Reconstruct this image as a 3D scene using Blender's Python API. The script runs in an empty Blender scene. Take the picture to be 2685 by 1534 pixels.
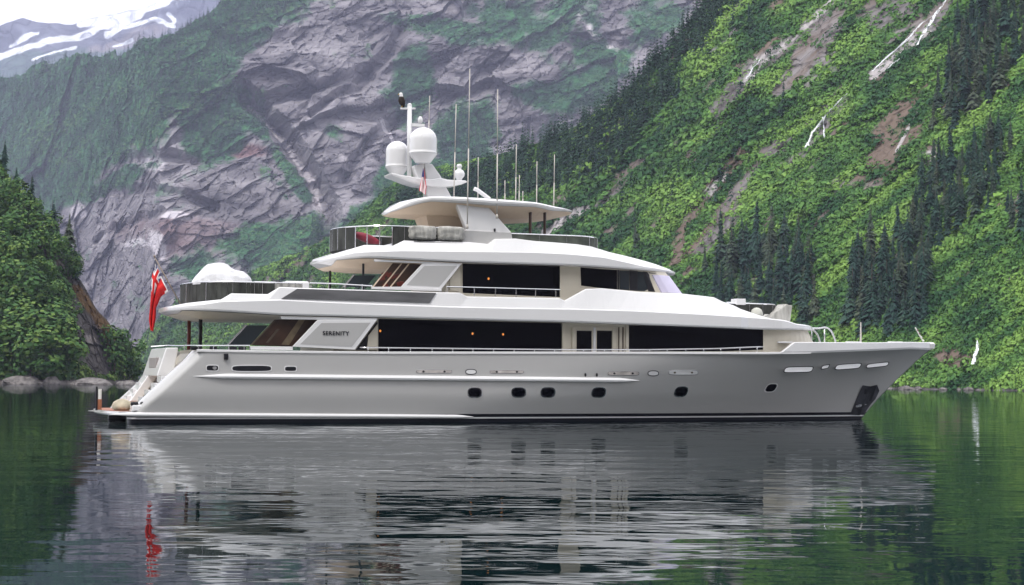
import bpy, bmesh, math, random
import numpy as np
from mathutils import Vector, Matrix, noise as mnoise

# ------------------------------------------------------------------ camera, world, sun, exposure
W0, H0 = 2685.0, 1534.0
F0, CAMH, YH0, ROLL = 4540.0, 2.0, 990.0, 0.4
THETA, D0 = math.radians(20), 72.0
SC = bpy.context.scene
COL = SC.collection

pitch = math.atan((YH0 - H0/2)/F0); rr = math.radians(ROLL)
FW = np.array([0, math.cos(pitch), math.sin(pitch)])
RT = np.array([1.0, 0, 0]); UP = np.cross(RT, FW)
RT2 = RT*math.cos(rr) + UP*math.sin(rr); UP2 = UP*math.cos(rr) - RT*math.sin(rr)
CPOS = np.array([0, 0, CAMH])

cam_d = bpy.data.cameras.new('camera'); cam = bpy.data.objects.new('camera', cam_d); COL.objects.link(cam)
cam_d.sensor_width = 36.0; cam_d.lens = F0/W0*36.0
cam_d.clip_start = 0.5; cam_d.clip_end = 30000
cam.matrix_world = Matrix(((RT2[0], UP2[0], -FW[0], 0), (RT2[1], UP2[1], -FW[1], 0), (RT2[2], UP2[2], -FW[2], CAMH), (0, 0, 0, 1)))
SC.camera = cam

SUN_EL, SUN_AZ = math.radians(58), math.radians(215)      # azimuth clockwise from +Y: behind-left of the camera
world = bpy.data.worlds.new("World"); SC.world = world; world.use_nodes = True
nt = world.node_tree; bg = nt.nodes['Background']
sky = nt.nodes.new('ShaderNodeTexSky'); sky.sky_type = 'NISHITA'; sky.sun_disc = False
sky.sun_elevation = SUN_EL; sky.sun_rotation = SUN_AZ; sky.air_density = 1.0; sky.dust_density = 3.0
hs = nt.nodes.new('ShaderNodeHueSaturation'); hs.inputs['Saturation'].default_value = 0.25
nt.links.new(sky.outputs[0], hs.inputs['Color'])
ov = nt.nodes.new('ShaderNodeMix'); ov.data_type = 'RGBA'; ov.blend_type = 'MIX'; ov.inputs[0].default_value = 0.75
ov.inputs[7].default_value = (14.3, 14.5, 15.2, 1)           # the overcast deck, on the sky's own scale
nt.links.new(hs.outputs[0], ov.inputs[6]); nt.links.new(ov.outputs[2], bg.inputs[0])
bg.inputs[1].default_value = 0.10

sl = bpy.data.lights.new('sun', 'SUN'); sl.energy = 1.5; sl.angle = math.radians(11); sl.color = (1.0, 0.96, 0.9)
sun = bpy.data.objects.new('sun', sl); COL.objects.link(sun)
sd = Vector((math.sin(SUN_AZ)*math.cos(SUN_EL), math.cos(SUN_AZ)*math.cos(SUN_EL), math.sin(SUN_EL)))
sun.rotation_euler = sd.to_track_quat('Z', 'Y').to_euler(); sun.location = (-60, -80, 120)

SC.view_settings.view_transform = 'Standard'; SC.view_settings.look = 'None'
SC.view_settings.exposure = 0.5; SC.view_settings.gamma = 1.0
SC.render.engine = 'CYCLES'
SC.cycles.use_denoising = True
try: SC.cycles.denoiser = 'OPENIMAGEDENOISE'
except Exception: pass
SC.cycles.max_bounces = 6; SC.cycles.diffuse_bounces = 3; SC.cycles.glossy_bounces = 4
SC.cycles.volume_bounces = 1; SC.cycles.transparent_max_bounces = 8
SC.cycles.sample_clamp_indirect = 8

# ------------------------------------------------------------------ geometry of the view (used to measure real positions)
XS = -1.0; OX = np.array([-1089*72.0/F0 - 0.4, D0+4.0, 0.0])   # yacht origin: stern centre at the waterline
EX = np.array([math.cos(THETA), math.sin(THETA), 0]); EY = np.array([-math.sin(THETA), math.cos(THETA), 0])
def ray(px, py): return FW*F0 + RT2*(px-W0/2) + UP2*(H0/2-py)
def S(px, py, y):
    """yacht coordinates of a point of the photo lying at beam offset y"""
    d = ray(px, py); s = ((OX+EY*y-CPOS) @ EY)/(d @ EY); P = CPOS + d*s - OX
    return (float(P @ EX), y, float(P[2]))
def SW(px, py, w, off=0.0):
    """same, on the starboard surface y = -(w(x)+off)"""
    y = -3.9
    for _ in range(12):
        x, _y, z = S(px, py, y); y = -(w(x)+off)
    return S(px, py, y)
def wpt(px, py, Y):
    """world point of a pixel at depth Y"""
    d = ray(px, py); return CPOS + d*(Y/d[1])
def interp(pts):
    xs = [p[0] for p in pts]; ys = [p[1] for p in pts]
    return lambda x: float(np.interp(x, xs, ys))

# ------------------------------------------------------------------ material helpers
def M(name, col, rough=0.5, metal=0.0, coat=0.0, spec=0.5, emis=None, es=0):
    m = bpy.data.materials.new(name); m.use_nodes = True
    b = m.node_tree.nodes['Principled BSDF']
    b.inputs['Base Color'].default_value = (*col, 1); b.inputs['Roughness'].default_value = rough
    b.inputs['Metallic'].default_value = metal; b.inputs['Coat Weight'].default_value = coat
    b.inputs['Specular IOR Level'].default_value = spec
    if emis: b.inputs['Emission Color'].default_value = (*emis, 1); b.inputs['Emission Strength'].default_value = es
    return m
def nd(nt, t, **kw):
    n = nt.nodes.new(t)
    for k, v in kw.items():
        if k in n.inputs: n.inputs[k].default_value = v
        else: setattr(n, k, v)
    return n
def vary(m, scale, amt, bump=0.0, detail=4, coords='Object', dist=0.02, stretch=None):
    """multiply the base colour by soft noise, and add bump"""
    nt = m.node_tree; b = nt.nodes['Principled BSDF']; base = tuple(b.inputs['Base Color'].default_value)
    tc = nd(nt, 'ShaderNodeTexCoord'); n = nd(nt, 'ShaderNodeTexNoise', Scale=scale, Detail=detail)
    src = tc.outputs[coords]
    if stretch:
        mp = nd(nt, 'ShaderNodeMapping'); mp.inputs['Scale'].default_value = stretch; nt.links.new(src, mp.inputs[0]); src = mp.outputs[0]
    nt.links.new(src, n.inputs['Vector'])
    r = nd(nt, 'ShaderNodeMapRange'); r.inputs['From Min'].default_value = 0.3; r.inputs['From Max'].default_value = 0.7
    r.inputs['To Min'].default_value = 1-amt; r.inputs['To Max'].default_value = 1+amt*0.6
    nt.links.new(n.outputs[0], r.inputs[0])
    mx = nd(nt, 'ShaderNodeMix', data_type='RGBA', blend_type='MULTIPLY'); mx.inputs[0].default_value = 1
    mx.inputs[6].default_value = base; nt.links.new(r.outputs[0], mx.inputs[7]); nt.links.new(mx.outputs[2], b.inputs['Base Color'])
    if bump:
        bp = nd(nt, 'ShaderNodeBump', Strength=bump, Distance=dist); nt.links.new(n.outputs[0], bp.inputs['Height']); nt.links.new(bp.outputs[0], b.inputs['Normal'])
    return m

white = vary(M('white_gelcoat', (0.72, 0.715, 0.72), 0.22, coat=0.4), 0.35, 0.03)
hullw = vary(M('hull_paint', (0.44, 0.435, 0.43), 0.14, coat=0.7), 0.25, 0.035)
cream = vary(M('cream_paint', (0.62, 0.57, 0.47), 0.4), 0.6, 0.05)
tan = vary(M('tan_liner', (0.70, 0.56, 0.42), 0.5), 1.2, 0.06)
glass = M('black_glass', (0.002, 0.002, 0.004), 0.05, spec=0.12)
smoke = M('smoked_glass', (0.02, 0.028, 0.034), 0.08)
black = M('black_trim', (0.008, 0.008, 0.012), 0.35)
boot = M('boot_paint', (0.006, 0.006, 0.012), 0.3)
steel = M('stainless', (0.72, 0.72, 0.74), 0.18, metal=0.9)
darkbrown = vary(M('varnished_brown', (0.06, 0.03, 0.018), 0.3), 2.0, 0.4)
redwood = vary(M('red_mahogany', (0.16, 0.03, 0.02), 0.3), 2.0, 0.5)
umber = M('umber_panel', (0.10, 0.075, 0.05), 0.4)
greyscr = vary(M('grey_screen', (0.10, 0.10, 0.105), 0.25), 0.35, 0.5, stretch=(1, 1, 5))
canvasd = vary(M('dark_canvas', (0.035, 0.037, 0.032), 0.8), 2.5, 0.7, 0.6, stretch=(1, 1, .4))
canvasg = vary(M('grey_canvas', (0.42, 0.41, 0.38), 0.85), 2.6, 0.35, 0.8, dist=0.08, stretch=(2.2, 2.2, .5))
canvasw = vary(M('white_canvas', (0.66, 0.66, 0.68), 0.8), 1.6, 0.14, 1.0, dist=0.15)
teak = vary(M('teak', (0.33, 0.12, 0.06), 0.6), 3, 0.25)
ropew = M('rope_white', (0.75, 0.74, 0.7), 0.8)
redcl = vary(M('red_cloth', (0.62, 0.012, 0.012), 0.85), 5, 0.25)
navy = M('navy_cloth', (0.03, 0.035, 0.15), 0.85)
whitecl = M('white_cloth', (0.8, 0.78, 0.78), 0.85)
lampm = M('warm_lamp', (0.9, 0.4, 0.1), 0.5, emis=(1, 0.30, 0.05), es=.55)
whitetube = M('antenna_white', (0.5, 0.47, 0.43), 0.5)
anchm = vary(M('anchor_plate', (0.09, 0.09, 0.105), 0.28, metal=0.6), 1.5, 0.6)
lilac = M('screen_cover', (0.62, 0.58, 0.74), 0.35)
reeded = vary(M('nonskid', (0.55, 0.55, 0.54), 0.8), 2, 0.05)

# ------------------------------------------------------------------ mesh helpers
def mesh_obj(name, verts, faces, mats, parent=None, smooth=False, midx=None, bevel=0, solid=0, autosm=None):
    me = bpy.data.meshes.new(name); me.from_pydata([tuple(map(float, v)) for v in verts], [], faces)
    if not isinstance(mats, (list, tuple)): mats = [mats]
    for m in mats: me.materials.append(m)
    if midx is not None: me.polygons.foreach_set('material_index', midx)
    bm = bmesh.new(); bm.from_mesh(me); bmesh.ops.recalc_face_normals(bm, faces=bm.faces); bm.to_mesh(me); bm.free()
    if smooth: me.polygons.foreach_set('use_smooth', [True]*len(me.polygons))
    me.update()
    o = bpy.data.objects.new(name, me); COL.objects.link(o)
    if parent is not None: o.parent = parent
    if solid: md = o.modifiers.new('solid', 'SOLIDIFY'); md.thickness = solid; md.offset = 0
    if bevel: md = o.modifiers.new('bevel', 'BEVEL'); md.width = bevel; md.segments = 2; md.limit_method = 'ANGLE'; md.angle_limit = math.radians(35)
    return o
def tag(o, label=None, cat=None, group=None, kind=None):
    if label: o['label'] = label
    if cat: o['category'] = cat
    if group: o['group'] = group
    if kind: o['kind'] = kind
    return o
def empty(name, label, cat, parent=None, group=None, loc=(0, 0, 0)):
    o = bpy.data.objects.new(name, None); COL.objects.link(o); o.location = loc
    return tag(o, label, cat, group)
class MB:
    def __init__(s): s.v = []; s.f = []; s.m = []
    def add(s, v, f, mi=0):
        k = len(s.v); s.v += [tuple(p) for p in v]; s.f += [tuple(i+k for i in q) for q in f]; s.m += [mi]*len(f); return s
    def box(s, x0, x1, y0, y1, z0, z1, mi=0):
        v = [(x, y, z) for x in (x0, x1) for y in (y0, y1) for z in (z0, z1)]
        return s.add(v, [(0, 1, 3, 2), (4, 6, 7, 5), (0, 4, 5, 1), (2, 3, 7, 6), (0, 2, 6, 4), (1, 5, 7, 3)], mi)
    def prism(s, pts, y0, y1, mi=0):
        """pts: (x,z) outline, extruded from y0 to y1"""
        n = len(pts); v = [(x, y0, z) for x, z in pts]+[(x, y1, z) for x, z in pts]
        f = [tuple(range(n)), tuple(range(2*n-1, n-1, -1))]+[(i, (i+1) % n, n+(i+1) % n, n+i) for i in range(n)]
        return s.add(v, f, mi)
    def tube(s, path, r, n=8, mi=0, cap=True, r1=None):
        path = [Vector(p) for p in path]; k = len(path); v = []
        for i, p in enumerate(path):
            t = (path[min(i+1, k-1)]-path[max(i-1, 0)]).normalized()
            a = t.orthogonal() if abs(t.z) > .99 else t.cross(Vector((0, 0, 1))); a.normalize(); b = t.cross(a).normalized()
            q = r if r1 is None else r+(r1-r)*i/(k-1)
            for j in range(n):
                an = 2*math.pi*j/n; v.append(p+a*math.cos(an)*q+b*math.sin(an)*q)
        f = [(i*n+j, i*n+(j+1) % n, (i+1)*n+(j+1) % n, (i+1)*n+j) for i in range(k-1) for j in range(n)]
        if cap: f += [tuple(range(n)), tuple(range((k-1)*n, k*n))]
        return s.add(v, f, mi)
    def lathe(s, c, prof, n=28, mi=0):
        """prof: (radius,z) about a vertical axis at c"""
        v = []
        for r, z in prof:
            for j in range(n): a = 2*math.pi*j/n; v.append((c[0]+r*math.cos(a), c[1]+r*math.sin(a), c[2]+z))
        k = len(prof); f = [(i*n+j, i*n+(j+1) % n, (i+1)*n+(j+1) % n, (i+1)*n+j) for i in range(k-1) for j in range(n)]
        f += [tuple(range(n)), tuple(range((k-1)*n, k*n))]
        return s.add(v, f, mi)
    def loft(s, rings, mi=0, closed=True, cap=True):
        n = len(rings[0]); v = [p for r in rings for p in r]; m = n if closed else n-1
        f = [(i*n+j, i*n+(j+1) % n, (i+1)*n+(j+1) % n, (i+1)*n+j) for i in range(len(rings)-1) for j in range(m)]
        if cap: f += [tuple(range(n)), tuple(range((len(rings)-1)*n, len(rings)*n))]
        return s.add(v, f, mi)
    def build(s, name, mats, parent=None, **kw):
        if isinstance(mats, (list, tuple)): kw['midx'] = s.m
        return mesh_obj(name, s.v, s.f, mats, parent, **kw)

# ------------------------------------------------------------------ TERRAIN
def fract(P, scale, H=1.0, octv=5, off=0.0):
    return np.array([mnoise.fractal(Vector((p[0]*scale+off, p[1]*scale+off*.7, p[2]*scale-off)), H, 2.1, octv) for p in P])
def ridged(P, scale, octv=5, off=0.0, st=(1, 1, 1)):
    return np.array([mnoise.ridged_multi_fractal(Vector((p[0]*scale*st[0]+off, p[1]*scale*st[1]+off*.7, p[2]*scale*st[2]-off)), 0.9, 2.2, octv, 1.0, 2.0) for p in P])
def blocks(P, cell, rot=0.0, st=(1, 1, 1), off=0.0, tilt=.6):
    """angular jointed rock: every Voronoi cell is a tilted flat slab with its own step"""
    a = math.radians(rot); X = (P[:, 0]*math.cos(a)+P[:, 2]*math.sin(a))*st[0]/cell+off; Z = (-P[:, 0]*math.sin(a)+P[:, 2]*math.cos(a))*st[2]/cell-off; Y = P[:, 1]*st[1]/cell
    out = np.empty(len(P)); vor = mnoise.voronoi
    for i in range(len(P)):
        x, y, z = X[i], Y[i], Z[i]; c = vor((x, y, z))[1][0]; h = math.sin(c[0]*127.1+c[1]*311.7+c[2]*74.7)*43758.5453; h -= math.floor(h); g = h*6.283*7
        out[i] = (h-.5)+tilt*(math.cos(g)*(x-c[0])+math.sin(g)*(z-c[2]))
    return out
def vnoise2(x, y, seed=0):
    """vectorised smooth value noise, 2D"""
    xi = np.floor(x).astype(np.int64); yi = np.floor(y).astype(np.int64); fx = x-xi; fy = y-yi
    fx = fx*fx*(3-2*fx); fy = fy*fy*(3-2*fy)
    def h(a, b):
        n = (a*374761393 + b*668265263 + seed*1442695041) & 0xffffffff
        n = ((n ^ (n >> 13))*1274126177) & 0xffffffff; return ((n ^ (n >> 16)) & 0xffff)/65535.0
    return (h(xi, yi)*(1-fx)+h(xi+1, yi)*fx)*(1-fy)+(h(xi, yi+1)*(1-fx)+h(xi+1, yi+1)*fx)*fy
def fbm2(x, y, octv=4, seed=0):
    a = 0; w = .5; t = 0
    for i in range(octv): a = a+vnoise2(x*2**i, y*2**i, seed+i*17)*w; t += w; w *= .55
    return a/t
def seg_mask(px, py, pts, w0, w1=None):
    """soft mask 1 near a polyline"""
    best = np.zeros_like(px); w1 = w0 if w1 is None else w1; n = len(pts)-1
    for i in range(n):
        ax, ay = pts[i]; bx, by = pts[i+1]; dx, dy = bx-ax, by-ay
        t = np.clip(((px-ax)*dx+(py-ay)*dy)/(dx*dx+dy*dy), 0, 1)
        d = np.hypot(px-ax-t*dx, py-ay-t*dy); w = w0+(w1-w0)*(i+t)/n
        best = np.maximum(best, np.clip(1.35-d/w, 0, 1))
    return best
def blob(px, py, x, y, rx, ry, ang=0):
    c, s = math.cos(math.radians(ang)), math.sin(math.radians(ang)); u = (px-x)*c+(py-y)*s; v = -(px-x)*s+(py-y)*c
    return np.clip(1.6-1.1*np.sqrt((u/rx)**2+(v/ry)**2), 0, 1)

class Terrain:
    """a hillside: a sheet of ground between the shore and its ridge, with a back side, sampled along sight directions"""
    def __init__(s, name, x0, x1, nu, nv, ridge, Yb, slope, disp, base=-3.0):
        s.name = name; s.nu = nu; s.nv = nv; s.x0 = x0; s.x1 = x1
        lo, hi = max(x0, -90), min(x1, 2790)      # dense where the photo looks, coarser beyond
        nl = 0 if x0 > -90 else int(nu*.12); nr = 0 if x1 < 2790 else int(nu*.08)
        u = np.concatenate([np.linspace(x0, lo, nl, endpoint=False), np.linspace(lo, hi, nu-nl-nr), np.linspace(hi, x1, nr+1)[1:]]); s.u = u
        s.ridge = np.interp(u, [p[0] for p in ridge], [p[1] for p in ridge])
        s.Yb = np.array([Yb(x) for x in u]); s.s = slope
        P = np.zeros((nv, nu, 3)); PX = np.zeros((nv, nu)); PY = np.zeros((nv, nu))
        bot = YH0+ (u-W0/2)*math.tan(rr) + (CAMH-base)*F0/s.Yb   # pixel row of the foot
        for j in range(nv):
            t = j/(nv-1); py = bot+(s.ridge-bot)*t
            PX[j] = u; PY[j] = py
        d = FW[None, None]*F0+RT2[None, None]*(PX-W0/2)[..., None]+UP2[None, None]*(H0/2-PY)[..., None]
        e = d[..., 2]/d[..., 1]
        Y = (s.Yb[None]+CAMH/slope)/(1-np.minimum(e, slope*.8)/slope)
        P = CPOS+d*(Y/d[..., 1])[..., None]
        s.D = d/d[..., 1:2]; s.PX = PX; s.PY = PY
        dY, dZ = disp(P.reshape(-1, 3), PX.ravel(), PY.ravel())
        fade = np.clip((P[..., 2]+1)/6, 0, 1)
        P[..., 1] += dY.reshape(nv, nu)*fade; P[..., 0] += dY.reshape(nv, nu)*fade*s.D[..., 0]; P[..., 2] += dZ.reshape(nv, nu)*fade
        s.P = P
    def at(s, px, py):
        i = float(np.interp(px, s.u, np.arange(s.nu))); i = min(max(i, 0), s.nu-1.001); i0 = int(i); f = i-i0
        col = s.PY[:, i0]*(1-f)+s.PY[:, i0+1]*f      # decreasing with j
        j = np.interp(-py, -col, np.arange(s.nv)); j = min(max(j, 0), s.nv-1.001); j0 = int(j); g = j-j0
        P = s.P
        return (P[j0, i0]*(1-f)*(1-g)+P[j0, i0+1]*f*(1-g)+P[j0+1, i0]*(1-f)*g+P[j0+1, i0+1]*f*g)
    def build(s, mat, attrs, back=0.6, smooth=True):
        nv, nu = s.nv, s.nu; P = s.P
        extra = []
        top = P[-1]
        for k in (1, 2, 3):          # the far side of the ridge falls away behind
            q = top.copy(); q[:, 1] += back*top[:, 2]*k*.35+5*k; q[:, 2] = top[:, 2]*(1-.33*k)-1; extra.append(q)
        allP = np.concatenate([P]+[q[None] for q in extra], 0); n = allP.shape[0]
        V = allP.reshape(-1, 3)
        idx = np.arange(n*nu).reshape(n, nu)
        f = np.stack([idx[:-1, :-1], idx[:-1, 1:], idx[1:, 1:], idx[1:, :-1]], -1).reshape(-1, 4)
        me = bpy.data.meshes.new(s.name); me.vertices.add(len(V)); me.vertices.foreach_set('co', V.astype(np.float32).ravel())
        me.loops.add(f.size); me.loops.foreach_set('vertex_index', f.ravel().astype(np.int32))
        me.polygons.add(len(f)); me.polygons.foreach_set('loop_start', np.arange(0, f.size, 4, dtype=np.int32))
        me.update(calc_edges=True); me.polygons.foreach_set('use_smooth', np.full(len(f), smooth))
        for k, a in attrs.items():
            at = me.attributes.new(k, 'FLOAT', 'POINT'); a = a.reshape(nv, nu); a = np.concatenate([a, np.repeat(a[-1:], 3, 0)], 0)
            at.data.foreach_set('value', a.ravel().astype(np.float32))
        me.materials.append(mat); me.validate()
        o = bpy.data.objects.new(s.name, me); COL.objects.link(o); o['kind'] = 'structure'
        return o

def rock_mat(name, veg_lo, veg_hi, rock_lo, rock_hi, brown, scale, bump, bdist, snow=False, strat=(1, 1, 1)):
    m = bpy.data.materials.new(name); m.use_nodes = True; nt = m.node_tree; b = nt.nodes['Principled BSDF']
    b.inputs['Roughness'].default_value = 0.9; b.inputs['Specular IOR Level'].default_value = 0.15
    geo = nd(nt, 'ShaderNodeNewGeometry')
    mp = nd(nt, 'ShaderNodeMapping'); mp.inputs['Scale'].default_value = strat; mp.inputs['Rotation'].default_value = (0, math.radians(38), 0)
    nt.links.new(geo.outputs['Position'], mp.inputs[0])
    n1 = nd(nt, 'ShaderNodeTexNoise', Scale=scale, Detail=8, Roughness=.62, Distortion=.6); nt.links.new(mp.outputs[0], n1.inputs['Vector'])
    n2 = nd(nt, 'ShaderNodeTexNoise', Scale=scale*7, Detail=5, Roughness=.6); nt.links.new(geo.outputs['Position'], n2.inputs['Vector'])
    n3 = nd(nt, 'ShaderNodeTexNoise', Scale=scale*.6, Detail=4); nt.links.new(geo.outputs['Position'], n3.inputs['Vector'])
    def ramp(src, c0, c1, p0=.35, p1=.65):
        r = nd(nt, 'ShaderNodeValToRGB'); r.color_ramp.elements[0].color = (*c0, 1); r.color_ramp.elements[1].color = (*c1, 1)
        r.color_ramp.elements[0].position = p0; r.color_ramp.elements[1].position = p1; nt.links.new(src, r.inputs[0]); return r.outputs[0]
    rock = ramp(n1.outputs[0], rock_lo, rock_hi, .34, .68); veg = ramp(n2.outputs[0], veg_lo, veg_hi, .38, .66)
    def att(k): a = nd(nt, 'ShaderNodeAttribute'); a.attribute_name = k; return a.outputs['Fac']
    def mix(fac, a, c):
        x = nd(nt, 'ShaderNodeMix', data_type='RGBA'); nt.links.new(fac, x.inputs[0])
        for s_, i in ((a, 6), (c, 7)):
            if isinstance(s_, tuple): x.inputs[i].default_value = (*s_, 1)
            else: nt.links.new(s_, x.inputs[i])
        return x.outputs[2]
    def sharp(a, n, k=3.0, amp=.7):
        """attribute + noise, thresholded"""
        ma = nd(nt, 'ShaderNodeMath', operation='MULTIPLY_ADD'); ma.inputs[1].default_value = amp; nt.links.new(n, ma.inputs[0]); nt.links.new(a, ma.inputs[2])
        r = nd(nt, 'ShaderNodeMapRange'); r.inputs['From Min'].default_value = .5+amp*.5-.5/k; r.inputs['From Max'].default_value = .5+amp*.5+.5/k
        nt.links.new(ma.outputs[0], r.inputs[0]); return r.outputs[0]
    br = mix(sharp(att('brown'), n3.outputs[0], 2.0), rock, brown)
    pale = mix(sharp(att('pale'), n2.outputs[0], 2.5), br, tuple(min(1, c*1.55) for c in rock_hi))
    col = mix(sharp(att('veg'), n1.outputs[0], 3.5, .9), pale, veg)
    if snow: col = mix(sharp(att('snow'), n2.outputs[0], 3.0, .9), col, (0.85, 0.87, 0.92))
    nt.links.new(col, b.inputs['Base Color'])
    vor = nd(nt, 'ShaderNodeTexVoronoi', Scale=scale*2.2, feature='DISTANCE_TO_EDGE')
    mxv = nd(nt, 'ShaderNodeMix', data_type='RGBA', blend_type='ADD'); mxv.inputs[0].default_value = 1.0
    sc_ = nd(nt, 'ShaderNodeVectorMath', operation='SCALE'); sc_.inputs['Scale'].default_value = 0.9/scale*.5
    nt.links.new(n1.outputs[1], sc_.inputs[0]); ad = nd(nt, 'ShaderNodeVectorMath', operation='ADD'); nt.links.new(mp.outputs[0], ad.inputs[0]); nt.links.new(sc_.outputs[0], ad.inputs[1])
    nt.links.new(ad.outputs[0], vor.inputs['Vector'])
    vr = nd(nt, 'ShaderNodeMapRange'); vr.inputs['From Max'].default_value = 0.10; nt.links.new(vor.outputs[0], vr.inputs[0])
    hsum = nd(nt, 'ShaderNodeMath', operation='MULTIPLY_ADD'); hsum.inputs[1].default_value = 0.45
    nt.links.new(vr.outputs[0], hsum.inputs[0]); nt.links.new(n1.outputs[0], hsum.inputs[2])
    bp = nd(nt, 'ShaderNodeBump', Strength=bump, Distance=bdist); nt.links.new(hsum.outputs[0], bp.inputs['Height']); nt.links.new(bp.outputs[0], b.inputs['Normal'])
    return m

# ---- central rock mountain
def disp_cliff(P, px, py):
    st = P.copy(); a = math.radians(38); st[:, 0] = P[:, 0]*math.cos(a)+P[:, 2]*math.sin(a); st[:, 2] = -P[:, 0]*math.sin(a)+P[:, 2]*math.cos(a)
    r = ridged(st, 1/160., 6, 3.1, (.55, 1, 1.6)); f = fract(P, 1/380., .9, 4, 7.7)
    d = -(r-1.0)*10 + blocks(P, 7.5, 50, (.7, .5, 1.2), 2.7)*3.0 + f*80 + (blocks(P, 95, 38, (.6, .5, 1.3), 1.3)*30 + blocks(P, 38, 38, (.55, .5, 1.4), 5.1)*13 + blocks(P, 15, 30, (.6, .5, 1.3), 9.7)*7)
    # the diagonal gully and the buttresses seen in the photo
    g = seg_mask(px, py, [(640, 240), (720, 320), (800, 440), (860, 560), (850, 640)], 26, 30)
    g2 = seg_mask(px, py, [(1060, 270), (1000, 330), (930, 420), (905, 470)], 18, 14)+seg_mask(px, py, [(700, 260), (820, 230), (960, 170)], 16)
    g3 = seg_mask(px, py, [(940, 200), (1030, 120), (1060, 60)], 16)+seg_mask(px, py, [(820, 300), (900, 240), (980, 190)], 12)+seg_mask(px, py, [(330, 420), (440, 395), (520, 410)], 14)
    g4 = seg_mask(px, py, [(250, 500), (420, 490), (560, 540)], 14)+seg_mask(px, py, [(260, 620), (420, 560)], 12)
    d += g*55+(g2+g3)*26+g4*26
    return d, fract(P, 1/90., .8, 3, 1.2)*8
cl_ridge = [(-1500, 330), (-900, 150), (-500, 240), (-260, 230), (0, 208), (90, 178), (192, 152), (290, 128), (375, 101), (457, 80), (553, 12), (640, -70), (900, -260), (1500, -330), (2200, -330)]
T_cliff = Terrain('rock_mountain', -1500, 1960, 900, 470, cl_ridge, lambda x: 1750+max(0, 420-x)*1.6, 1.15, disp_cliff)
px, py = T_cliff.PX, T_cliff.PY
nz = fbm2(px/46, py/46, 4, 3); nz2 = fbm2(px/120, py/120, 3, 9)
veg = np.zeros_like(px)
left = np.clip((760-px*0.92-py*1.05)/120+.2, 0, 1)           # forested left shoulder
veg = np.maximum(veg, left*.95)
veg = np.maximum(veg, blob(px, py, 520, 180, 130, 70, -30)*.95)
veg = np.maximum(veg, blob(px, py, 600, 90, 70, 110, 10)*.85)
veg = np.maximum(veg, blob(px, py, 560, 300, 110, 110, -35)*.95)
veg = np.maximum(veg, blob(px, py, 640, 30, 90, 60, 0)*.7)
veg = np.maximum(veg, blob(px, py, 690, 640, 190, 60, -8)*.72)
veg = np.maximum(veg, blob(px, py, 300, 470, 90, 22, -25)*.8)
veg = np.maximum(veg, blob(px, py, 230, 420, 130, 16, -35)*.8)
veg = np.maximum(veg, seg_mask(px, py, [(640, 280), (740, 420), (800, 520)], 20)*.7)
veg = np.maximum(veg, blob(px, py, 1090, 190, 60, 110, 25)*.78)
veg = np.maximum(veg, blob(px, py, 1180, 70, 150, 40, 10)*.8)
veg = np.maximum(veg, blob(px, py, 1320, 50, 120, 60, 15)*.8)
veg = np.maximum(veg, blob(px, py, 1480, 70, 90, 80, 0)*.65)
veg = np.maximum(veg, blob(px, py, 1560, 190, 90, 90, 0)*.7)
veg = np.maximum(veg, blob(px, py, 1440, 240, 90, 40, 15)*.75)
veg = np.maximum(veg, blob(px, py, 1220, 350, 70, 110, 15)*.95)
veg = np.maximum(veg, blob(px, py, 1080, 470, 110, 60, -30)*.9)
veg = np.maximum(veg, blob(px, py, 1000, 560, 90, 40, -30)*.9)
veg = np.maximum(veg, blob(px, py, 1720, 60, 90, 60, -30)*.7)
veg = np.maximum(veg, blob(px, py, 880, 350, 30, 22, 0)*.6)
veg = np.clip(veg+(nz-.5)*1.1+(nz2-.5)*.7+.14, 0, 1)
brown = np.clip(blob(px, py, 420, 250, 90, 40, -45)+blob(px, py, 300, 320, 60, 26, -40)+blob(px, py, 560, 620, 300, 60, 5)*.5+blob(px, py, 380, 360, 60, 20, -20)+blob(px, py, 640, 390, 60, 20, 10), 0, 1)
pale = np.clip(blob(px, py, 400, 420, 34, 26, -20)+seg_mask(px, py, [(245, 350), (190, 420), (110, 482)], 13, 10)+blob(px, py, 460, 575, 40, 14, 5)+blob(px, py, 350, 640, 34, 9, 5)+blob(px, py, 412, 640, 20, 40, -25)*.9
    + seg_mask(px, py, [(800, 440), (820, 480), (840, 600), (830, 640)], 16)*.9+seg_mask(px, py, [(500, 130), (470, 210), (440, 250)], 7)+blob(px, py, 205, 545, 22, 20)*.9+seg_mask(px, py, [(1000, 290), (1030, 360), (1045, 390)], 6)
    + seg_mask(px, py, [(1500, 20), (1560, 110), (1620, 150)], 12)*.8+blob(px, py, 1560, 200, 26, 45, 20)*.8+blob(px, py, 940, 440, 90, 60, 40)*.35+seg_mask(px, py, [(650, 250), (760, 380), (800, 470)], 9)*.6, 0, 1)
cliffmat = rock_mat('cliff_rock', (0.020, 0.080, 0.040), (0.065, 0.20, 0.075), (0.065, 0.06, 0.068), (0.33, 0.305, 0.32), (0.20, 0.12, 0.12), 1/60., .6, 11, strat=(.6, 1, 1.7))
T_cliff.build(cliffmat, {'veg': veg, 'brown': brown, 'pale': pale}, smooth=False)
cl_veg = veg

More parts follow.
